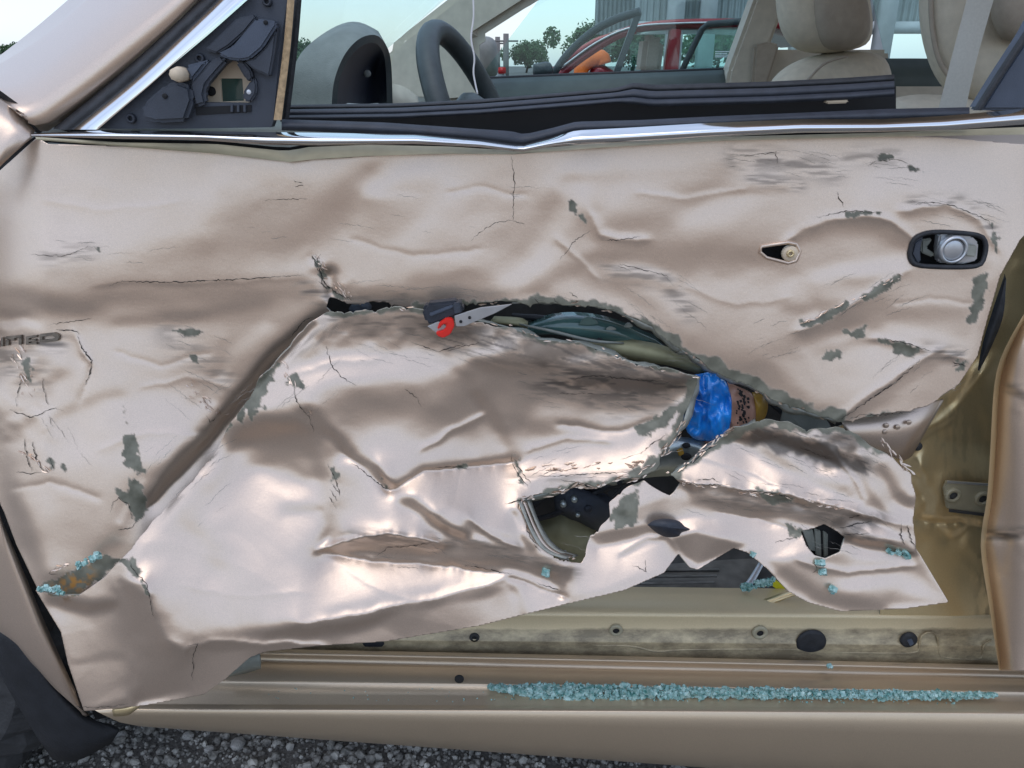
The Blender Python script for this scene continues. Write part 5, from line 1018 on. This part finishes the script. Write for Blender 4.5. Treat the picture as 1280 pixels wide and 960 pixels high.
# ------------------------------------------------------------------ broken window glass
def crumb(V, Fc, p, s_, r):
    rot = Matrix.Rotation(r.random() * 6.28, 3, 'X') @ Matrix.Rotation(r.random() * 6.28, 3, 'Y') @ Matrix.Rotation(r.random() * 6.28, 3, 'Z'); b = len(V)
    d = [s_ * r.uniform(.6, 1.2) for _ in range(3)]
    for x in (-.5, .5):
        for y in (-.5, .5):
            for z in (-.5, .5): V.append(p + rot @ Vector((x * d[0] * r.uniform(.7, 1.2), y * d[1] * r.uniform(.7, 1.2), z * d[2] * r.uniform(.7, 1.2))))
    Fc += [(b, b + 1, b + 3, b + 2), (b + 4, b + 6, b + 7, b + 5), (b, b + 4, b + 5, b + 1), (b + 2, b + 3, b + 7, b + 6), (b, b + 2, b + 6, b + 4), (b + 1, b + 5, b + 7, b + 3)]
V, Fc = [], []; r = random.Random(12)
tops = [(610, 858, 2), (640, 862, 12), (700, 865, 25), (760, 865, 24), (830, 865, 18), (930, 866, 14), (1050, 868, 12), (1150, 869, 11), (1200, 869, 8), (1245, 869, 2)]
for k in range(3200):
    x = 612 + (1245 - 612) * (r.random() if k % 3 else r.random() ** 1.8); c_ = np.interp(x, [t[0] for t in tops], [t[1] for t in tops]); h_ = np.interp(x, [t[0] for t in tops], [t[2] for t in tops]) * (.62 + .35 * abs(math.sin(x * .021) * math.sin(x * .057 + 1)))
    q = r.uniform(-1, 1); y = c_ + q * h_ * .5; crumb(V, Fc, P(x, y, .004 - .0016 * (y - 858) / 2 - .008 * (1 - abs(q)) * r.random() - .003), r.choice((.0022, .003, .0035, .0042, .0058)) * r.uniform(.8, 1.2), r)
for k in range(160):
    x = r.uniform(640, 1200); crumb(V, Fc, P(x, r.uniform(868, 884), -.013 - .001), r.uniform(.001, .0028), r)
tag(obj('glass_crumbs', mesh(V, Fc), 'shard'), 'long heap of teal broken window glass lying along the rocker ledge', 'broken glass', kind='stuff')
V, Fc = [], []
for (x0, y0, x1, y1, n, ym) in ((928, 734, 965, 726, 90, .15), (48, 734, 78, 738, 22, None), (95, 707, 125, 693, 18, None), (1108, 690, 1135, 694, 12, None)):
    for k in range(n):
        t_ = r.random(); x, y = x0 + (x1 - x0) * t_ + r.uniform(-2, 2), y0 + (y1 - y0) * t_ + r.uniform(-4, 4); f_ = Lw if y0 > 600 and x0 > 200 else U
        crumb(V, Fc, P(x, y, ym if ym else min(U.at(x, y), Lw.at(x, y)) - .003), r.uniform(.003, .0065), r)
for k in range(50):
    x, y = r.uniform(330, 640), r.uniform(860, 882); crumb(V, Fc, P(x, y, -.006 - .0007 * (y - 862) - .001), r.uniform(.0008, .0018), r)
tag(obj('scattered_crumbs', mesh(V, Fc), 'shard'), 'small scattered glass crumbs lodged in the gash and under the door', 'broken glass', kind='stuff')
for (x, y, s_, lb) in ((683, 716, .011, 'teal glass shard resting on the door below the left hole'), (1029, 715, .008, 'small glass shard just under the round puncture'), (1040, 737, .009, 'flat glass shard low on the torn right flap'), (1036, 833, .008, 'single glass crumb on the sill below the big black grommet'), (942, 693, .006, 'tiny glass shard on the bent door edge above the ribbed scuff plate'), (1025, 703, .008, 'glass shard at the lower rim of the round puncture')):
    V, Fc = [], []; pp = P(x, y, (Lw.at(x, y) if y < 800 else .055) - .004)
    for k in range(3): crumb(V, Fc, Vector((r.uniform(-.4, .4) * s_, 0, r.uniform(-.15, .15) * s_)), s_ * .8, r)
    o = tag(obj('glass_shard', mesh(V, Fc), 'shard'), lb, 'glass shard', 'loose glass shards on the wreck'); o.location = pp
# ------------------------------------------------------------------ ground
def ground_mat():
    m = mat('asphalt', (.14, .128, .112), .9, 0, var=.5, scale=160, bump=.8, bscale=260); return m
ground_mat()
V, Fc = [], []; N = 24
gx = [-1500, -300, -60, -15] + list(np.linspace(-4, 4, 17)) + [15, 60, 300, 1500]
V = [(x, y, 0) for y in gx for x in gx]; N = len(gx)
Fc = [(j * N + i, j * N + i + 1, (j + 1) * N + i + 1, (j + 1) * N + i) for j in range(N - 1) for i in range(N - 1)]
tag(obj('ground', mesh(V, Fc), 'asphalt'), 'dark grey gravelly asphalt of the yard', None, None, 'structure')
mat('tan_reflector', (.34, .25, .175), .95, 0, var=.25, scale=6, bump=.4, bscale=60)  # tan ground behind the camera, added so the upper door reflects warm
xs_ = np.linspace(-90, 90, 241); V = [(x, -90, .006) for x in xs_] + [(x, -2.2 - .6 * float(fbm(np.array([x * 40.]), np.array([3.]), 60, 8, 4)[0]), .006) for x in xs_]; n_ = len(xs_)
tag(obj('added_tan_ground', mesh(V, [(i, i + 1, n_ + i + 1, n_ + i) for i in range(n_ - 1)]), 'tan_reflector'), 'unseen tan ground added behind the camera to warm the door reflections', None, None, 'structure')
ico = bmesh.new(); bmesh.ops.create_icosphere(ico, subdivisions=1, radius=1); iv = [v.co.copy() for v in ico.verts]; iff = [tuple(v.index for v in f.verts) for f in ico.faces]; ico.free()
r = random.Random(21); V, Fc = [], []; MI = []
for k in range(20000):
    p = Vector((r.gauss(-.25, .6), r.gauss(.12, .28), 0)); s_ = r.uniform(.002, .005) if r.random() < .9 else r.uniform(.005, .010); b = len(V); sc3 = [s_ * r.uniform(.7, 1.3) for _ in range(3)]; a = r.random() * 6.28; ca, sa = math.cos(a), math.sin(a)
    for v in iv:
        q = Vector((v.x * sc3[0], v.y * sc3[1], v.z * sc3[2] * .8)) * r.uniform(.8, 1.15); V.append((p.x + q.x * ca - q.y * sa, p.y + q.x * sa + q.y * ca, sc3[2] * .4 + q.z))
    Fc += [tuple(b + i for i in f) for f in iff]; MI += [1 if r.random() < .35 else 0] * len(iff)
gv = obj('gravel', mesh(V, Fc), ['gravel', 'pebble']); gv.data.polygons.foreach_set('material_index', MI); tag(gv, 'loose dark gravel under the edge of the car', 'gravel', None, 'stuff')
for (px, py, s_, lb) in ((297, 930, .016, 'pale stone under the rocker right of two others'), (235, 920, .012, 'pale stone lying between two stones beyond the mud flap'), (152, 919, .011, 'flat pale stone beside the bottom of the mud flap'), (262, 936, .010, 'small pale stone nearest the picture bottom under the rocker')):
    c = PZ(px, py, .006); V = [c + Vector((v.x * s_ * r.uniform(.8, 1.2), v.y * s_ * r.uniform(.8, 1.2), v.z * s_ * .6 * r.uniform(.8, 1.2))) for v in iv]; st_ = obj('pale_stone', mesh(V, iff), 'pale_pebble'); s2 = st_.modifiers.new('b', 'BEVEL'); s2.width = .002; tag(st_, lb, 'stone', 'pale stones in the gravel')
# ------------------------------------------------------------------ red car with open doors
RY = 5.5
rc = tag(empty('red_car', (P(800, 92, RY).x, RY + .85, 0)), 'dark red car with its doors open seen through the far window', 'car')
def rp(o): o.parent = rc; o.matrix_parent_inverse = Matrix.Translation(-rc.location); return o
def prism(name, prof, y0, y1, m, bev=.03):
    bm = bmesh.new(); a = [bm.verts.new((x, y0, z)) for x, z in prof]; b = [bm.verts.new((x, y1, z)) for x, z in prof]; n = len(prof); bm.faces.new(a); bm.faces.new(b[::-1])
    for i in range(n): bm.faces.new((a[i], b[i], b[(i + 1) % n], a[(i + 1) % n]))
    bmesh.ops.recalc_face_normals(bm, faces=bm.faces)
    if bev: bmesh.ops.bevel(bm, geom=list(bm.edges), offset=bev, segments=3, affect='EDGES', clamp_overlap=True)
    me = bpy.data.meshes.new('m'); bm.to_mesh(me); bm.free(); return obj(name, me, m, None, True)
x0 = P(690, 92, RY).x
rp(prism('body', [(x0 - 1.25, .28), (x0 - 1.32, .55), (x0 - 1.2, .76), (x0 - .6, .9), (x0, 1.0), (x0 + 2.35, 1.02), (x0 + 2.6, .85), (x0 + 2.6, .3)], RY, RY + 1.7, 'red_body', .06))
def strip(name, pts, w_, y0, y1, m):  # pts (x,z) curve, thick w_, between depths
    c = [np.array(q) for q in catmull(pts, 24)]; prof = [(q[0], q[1]) for q in c] + [(q[0] + w_ * .25, q[1] - w_) for q in c[::-1]]
    n = len(c); V = [(x, y, z) for y in (y0, y1) for x, z in prof]; m_ = len(prof); Fc = [(i, i + 1, m_ - 2 - i, m_ - 1 - i) for i in range(n - 1)] + [(m_ + i, m_ + m_ - 1 - i, m_ + m_ - 2 - i, m_ + i + 1) for i in range(n - 1)] + [(i, m_ + i, m_ + (i + 1) % m_, (i + 1) % m_) for i in range(m_)]
    return obj(name, mesh(V, Fc), m, None, True)
Q = lambda px, py: (P(px, py, RY).x, P(px, py, RY).z)
rp(strip('roof', [Q(790, 31), Q(830, 25), Q(900, 23), Q(990, 26), Q(1060, 45)], .05, RY, RY + 1.6, 'red_body'))
for y_ in (RY, RY + 1.56): rp(strip('windshield_pillar', [Q(694, 92), Q(730, 64), Q(768, 40), Q(794, 31)], .06, y_, y_ + .06, 'red_body'))
rp(strip('roof_rail', [Q(700, 84), Q(745, 52), Q(790, 33), Q(850, 28), Q(930, 27)], .012, RY - .03, RY, 'grey_steel'))
rp(plate('centre_pillar', [(838, 36), (852, 36), (848, 94), (830, 94)], RY - .01, .08, 'red_body', None, .01)); rp(plate('rear_pillar', [(985, 28), (1010, 30), (1065, 92), (1030, 92)], RY, .08, 'red_body', None, .01))
rp(plate('seat', [(806, 44), (822, 42), (832, 50), (826, 94), (800, 94)], RY + .4, .3, 'seat_dark', None, .05)); rp(plate('window_pane', [(720, 88), (775, 44), (832, 40), (828, 92)], RY + 1.5, .01, 'window_glass', None, 0)); rp(plate('rear_window_pane', [(854, 36), (985, 36), (1030, 92), (850, 92)], RY + .02, .01, 'window_glass', None, 0))
fdr = rp(empty('open_front_door', (0, 0, 0))); fdr.matrix_parent_inverse = Matrix.Translation(-rc.location)
tube('door_frame', [P(690, 96, RY - .5), P(706, 72, RY - .52), P(735, 44, RY - .58), P(765, 26, RY - .66), P(800, 14, RY - .75)], .026, 'dark_trim', fdr, 8, n=24); plate('frame_post', [(796, 12), (803, 16), (774, 94), (766, 94)], RY - .75, .05, 'dark_trim', fdr, .006)
box('door_body', (P(690, 92, RY).x, RY - .75, .35), (P(770, 92, RY).x, RY - .6, 1.0), 'red_body', fdr, .04); puff('door_mirror', [(666, 80), (684, 77), (690, 82), (690, 93), (668, 95)], RY - .6, .08, 'dark_trim', fdr, 24, power=3)
rdr = rp(empty('open_rear_door', (0, 0, 0))); rdr.matrix_parent_inverse = Matrix.Translation(-rc.location)
tube('door_frame', [P(850, 94, RY - .4), P(862, 68, RY - .42), P(878, 36, RY - .45), P(886, 30, RY - .5), P(960, 24, RY - .75)], .022, 'dark_trim', rdr, 8); plate('pane', [(856, 92), (882, 34), (960, 27), (950, 92)], RY - .45, .008, 'window_glass', rdr, 0)
for k in range(4): plate('sticker_line', [(894, 64 + 2.2 * k), (912 - 3 * (k % 2), 64 + 2.2 * k), (912 - 3 * (k % 2), 65 + 2.2 * k), (894, 65 + 2.2 * k)], RY - .46, .001, 'white_body', rdr, 0)
box('door_body', (P(850, 92, RY).x, RY - .75, .35), (P(940, 92, RY).x, RY - .62, 1.0), 'red_body', rdr, .04)
for xw in (x0 - .6, x0 + 1.9):
    wv = []; V, Fc = [], []
    for i in range(32):
        a = 2 * math.pi * i / 32
        for rr, yy in ((.02, .0), (.2, -.02), (.22, -.04), (.31, -.03), (.32, .16)): V.append((xw + rr * math.cos(a), RY - .01 + yy, .32 + rr * math.sin(a)))
    for i in range(32):
        for j in range(4): Fc.append((i * 5 + j, i * 5 + j + 1, ((i + 1) % 32) * 5 + j + 1, ((i + 1) % 32) * 5 + j))
    rp(obj('wheel', mesh(V, Fc), 'tyre', None, True))
og = tag(empty('orange_item', P(740, 90, RY + .5)), 'orange arched item lying inside the red car behind its open door', 'orange item')
o = tube('strap', [P(726, 94, RY + .5), P(728, 84, RY + .5), P(738, 75, RY + .5), P(752, 72, RY + .5), P(755, 80, RY + .5)], .06, 'orange', None, 8, n=16); o.parent = og; o.matrix_parent_inverse = Matrix.Translation(-og.location)
o = puff('bundle', [(734, 94), (740, 82), (752, 80), (770, 90), (776, 97)], RY + .55, .1, 'red_body', None, 20); o.parent = og; o.matrix_parent_inverse = Matrix.Translation(-og.location)
# pale parked car farther off
pc = tag(empty('pale_car', (P(615, 90, 24).x - .8, 25, 0)), 'distant pale car with a red tail light at the left edge of the far window', 'car')
def pp_(o): o.parent = pc; o.matrix_parent_inverse = Matrix.Translation(-pc.location); return o
xc = P(632, 90, 24).x
pp_(prism('body', [(xc - 4.2, .3), (xc - 4.2, .75), (xc - 3.2, .95), (xc - .05, 1.0), (xc, .7), (xc, .35)], 24, 25.7, 'white_body', .08)); pp_(prism('cabin', [(xc - 3.2, .9), (xc - 2.5, 1.42), (xc - .9, 1.42), (xc - .3, .95)], 24.1, 25.6, 'dark_trim', .06)); pp_(box('tail_light', (xc - .22, 23.96, .88), (xc + .01, 24.1, 1.06), 'tail_red', None, .02))
for q in (xc - 3.3, xc - .9): pp_(disc('wheel', 0, 0, 24, 1, .05, 'tyre', None)).data.transform(Matrix.Translation((q, 24, .32)) @ Matrix.Scale(.32 / max(1e-6, (1 * (P(0, 0, 24) - camo.location).length / F)), 4) @ Matrix.Translation(-P(0, 0, 24)))
# power poles
for px, top, Y_, lb in ((622, 46, 70, 'thin power pole at the left in the far window'), (632.5, 42, 62, 'slightly taller power pole right of the other pole')):
    b_ = P(px, 82, Y_); pl_ = tag(empty('power_pole', (b_.x, Y_, 0)), lb, 'pole', 'power poles'); t_ = P(px, top, Y_)
    for o in (tube('shaft', [(b_.x, Y_, 0), (t_.x, Y_, t_.z)], [.22, .2, .16], 'pole', None, 8), tube('crossarm', [(t_.x - .9, Y_, t_.z - .5), (t_.x + .9, Y_, t_.z - .5)], .07, 'pole', None, 6)): o.parent = pl_; o.matrix_parent_inverse = Matrix.Translation(-pl_.location)
# trees
def tree(px, Y_, h_, w_, lb, seed, name='leafy_tree'):
    r = random.Random(seed); bx = P(px, 85, Y_).x; t_ = tag(empty(name, (bx, Y_, 0)), lb, 'tree', 'trees behind the red car')
    a = tube('trunk', [(0, 0, 0), (.05 * h_, 0, h_ * .3), (0, .03 * h_, h_ * .6)], [h_ * .04, h_ * .03, h_ * .015], 'bark', t_, 8, n=8)
    for k in range(5):
        an = k * 1.3; tube('limb', [(.02 * h_, 0, h_ * .3), (math.cos(an) * w_ * .3, math.sin(an) * w_ * .3, h_ * .6)], [h_ * .018, h_ * .006], 'bark', t_, 6, n=5)
    V, Fc = [], []; cl = [(Vector((r.gauss(0, .22) * w_, r.gauss(0, .22) * w_, h_ * r.uniform(.35, .9))), r.uniform(.13, .26) * w_) for _ in range(26)]
    for k in range(4500):
        c, q = r.choice(cl); d = Vector((r.gauss(0, 1), r.gauss(0, 1), r.gauss(0, 1))).normalized() * q * r.uniform(.5, 1); p = c + d; s_ = w_ * r.uniform(.022, .05); u = Vector((r.gauss(0, 1), r.gauss(0, 1), r.gauss(0, 1))).normalized(); v = u.orthogonal().normalized(); b = len(V)
        V += [p - u * s_, p + v * s_ * .6, p + u * s_, p - v * s_ * .6]; Fc.append((b, b + 1, b + 2, b + 3))
    obj('crown', mesh(V, Fc), 'leaf', t_)
tree(658, 140, 4.4, 6.2, 'small rounded green tree between the poles and the red car', 1)
tree(752, 120, 6.6, 9, 'green tree seen through the open front door of the red car', 2)
tree(790, 125, 6.8, 8, 'green tree seen behind the tan seat of the red car', 3)
tree(18, 260, 6.5, 9, 'distant tree at the far left beyond the windshield pillar', 4)
tree(378, 240, 7, 10, 'distant tree just above the near edge of the instrument hood', 5)
tree(895, 110, 5.6, 8, 'green tree seen through the open rear door of the red car', 6)
# grey steel shed on pale columns
sh = tag(empty('steel_shed', (P(1000, 60, 17).x, 20, 0)), 'grey corrugated steel shed on pale columns behind the red car', 'building')
def sp_(o): o.parent = sh; o.matrix_parent_inverse = Matrix.Translation(-sh.location); return o
xa, xb = P(796, 20, 17).x, P(1330, 20, 17).x; V, Fc = [], []; nn_ = 260
for i in range(nn_ + 1):
    x = xa + (xb - xa) * i / nn_; y = 17.3 + (.04 if i % 4 < 2 else 0)
    for z in (1.85, 6.0): V.append((x, y, z))
for i in range(nn_): Fc.append((2 * i, 2 * i + 2, 2 * i + 3, 2 * i + 1))
sp_(obj('cladding', mesh(V, Fc), 'cladding')); sp_(box('eaves_beam', (xa, 17.05, 1.72), (xb, 17.3, 1.95), 'concrete', None, .02)); sp_(box('roof', (xa - .3, 16.7, 6.0), (xb, 26, 6.15), 'cladding', None, .02))
V, Fc = [], []
for i in range(nn_ + 1):
    x = xa + (xb - xa) * i / nn_; y = 26 + (.04 if i % 4 < 2 else 0)
    for z in (2.0, 6.0): V.append((x, y, z))
for i in range(nn_): Fc.append((2 * i, 2 * i + 2, 2 * i + 3, 2 * i + 1))
sp_(obj('back_wall', mesh(V, Fc), 'cladding'))
for px in (843, 883, 1000, 1105, 1240): q = P(px, 20, 17).x; sp_(box('column', (q - .16, 16.75, 0), (q + .16, 17.05, 6.0), 'concrete', None, .02))
if 0: q0, q1 = P(1112, 20, 26).x, P(1134, 20, 26).x; sp_(box('bright_doorway', (q0, 25.9, .2), (q1, 25.95, 3.4), 'white_body', None, .01))
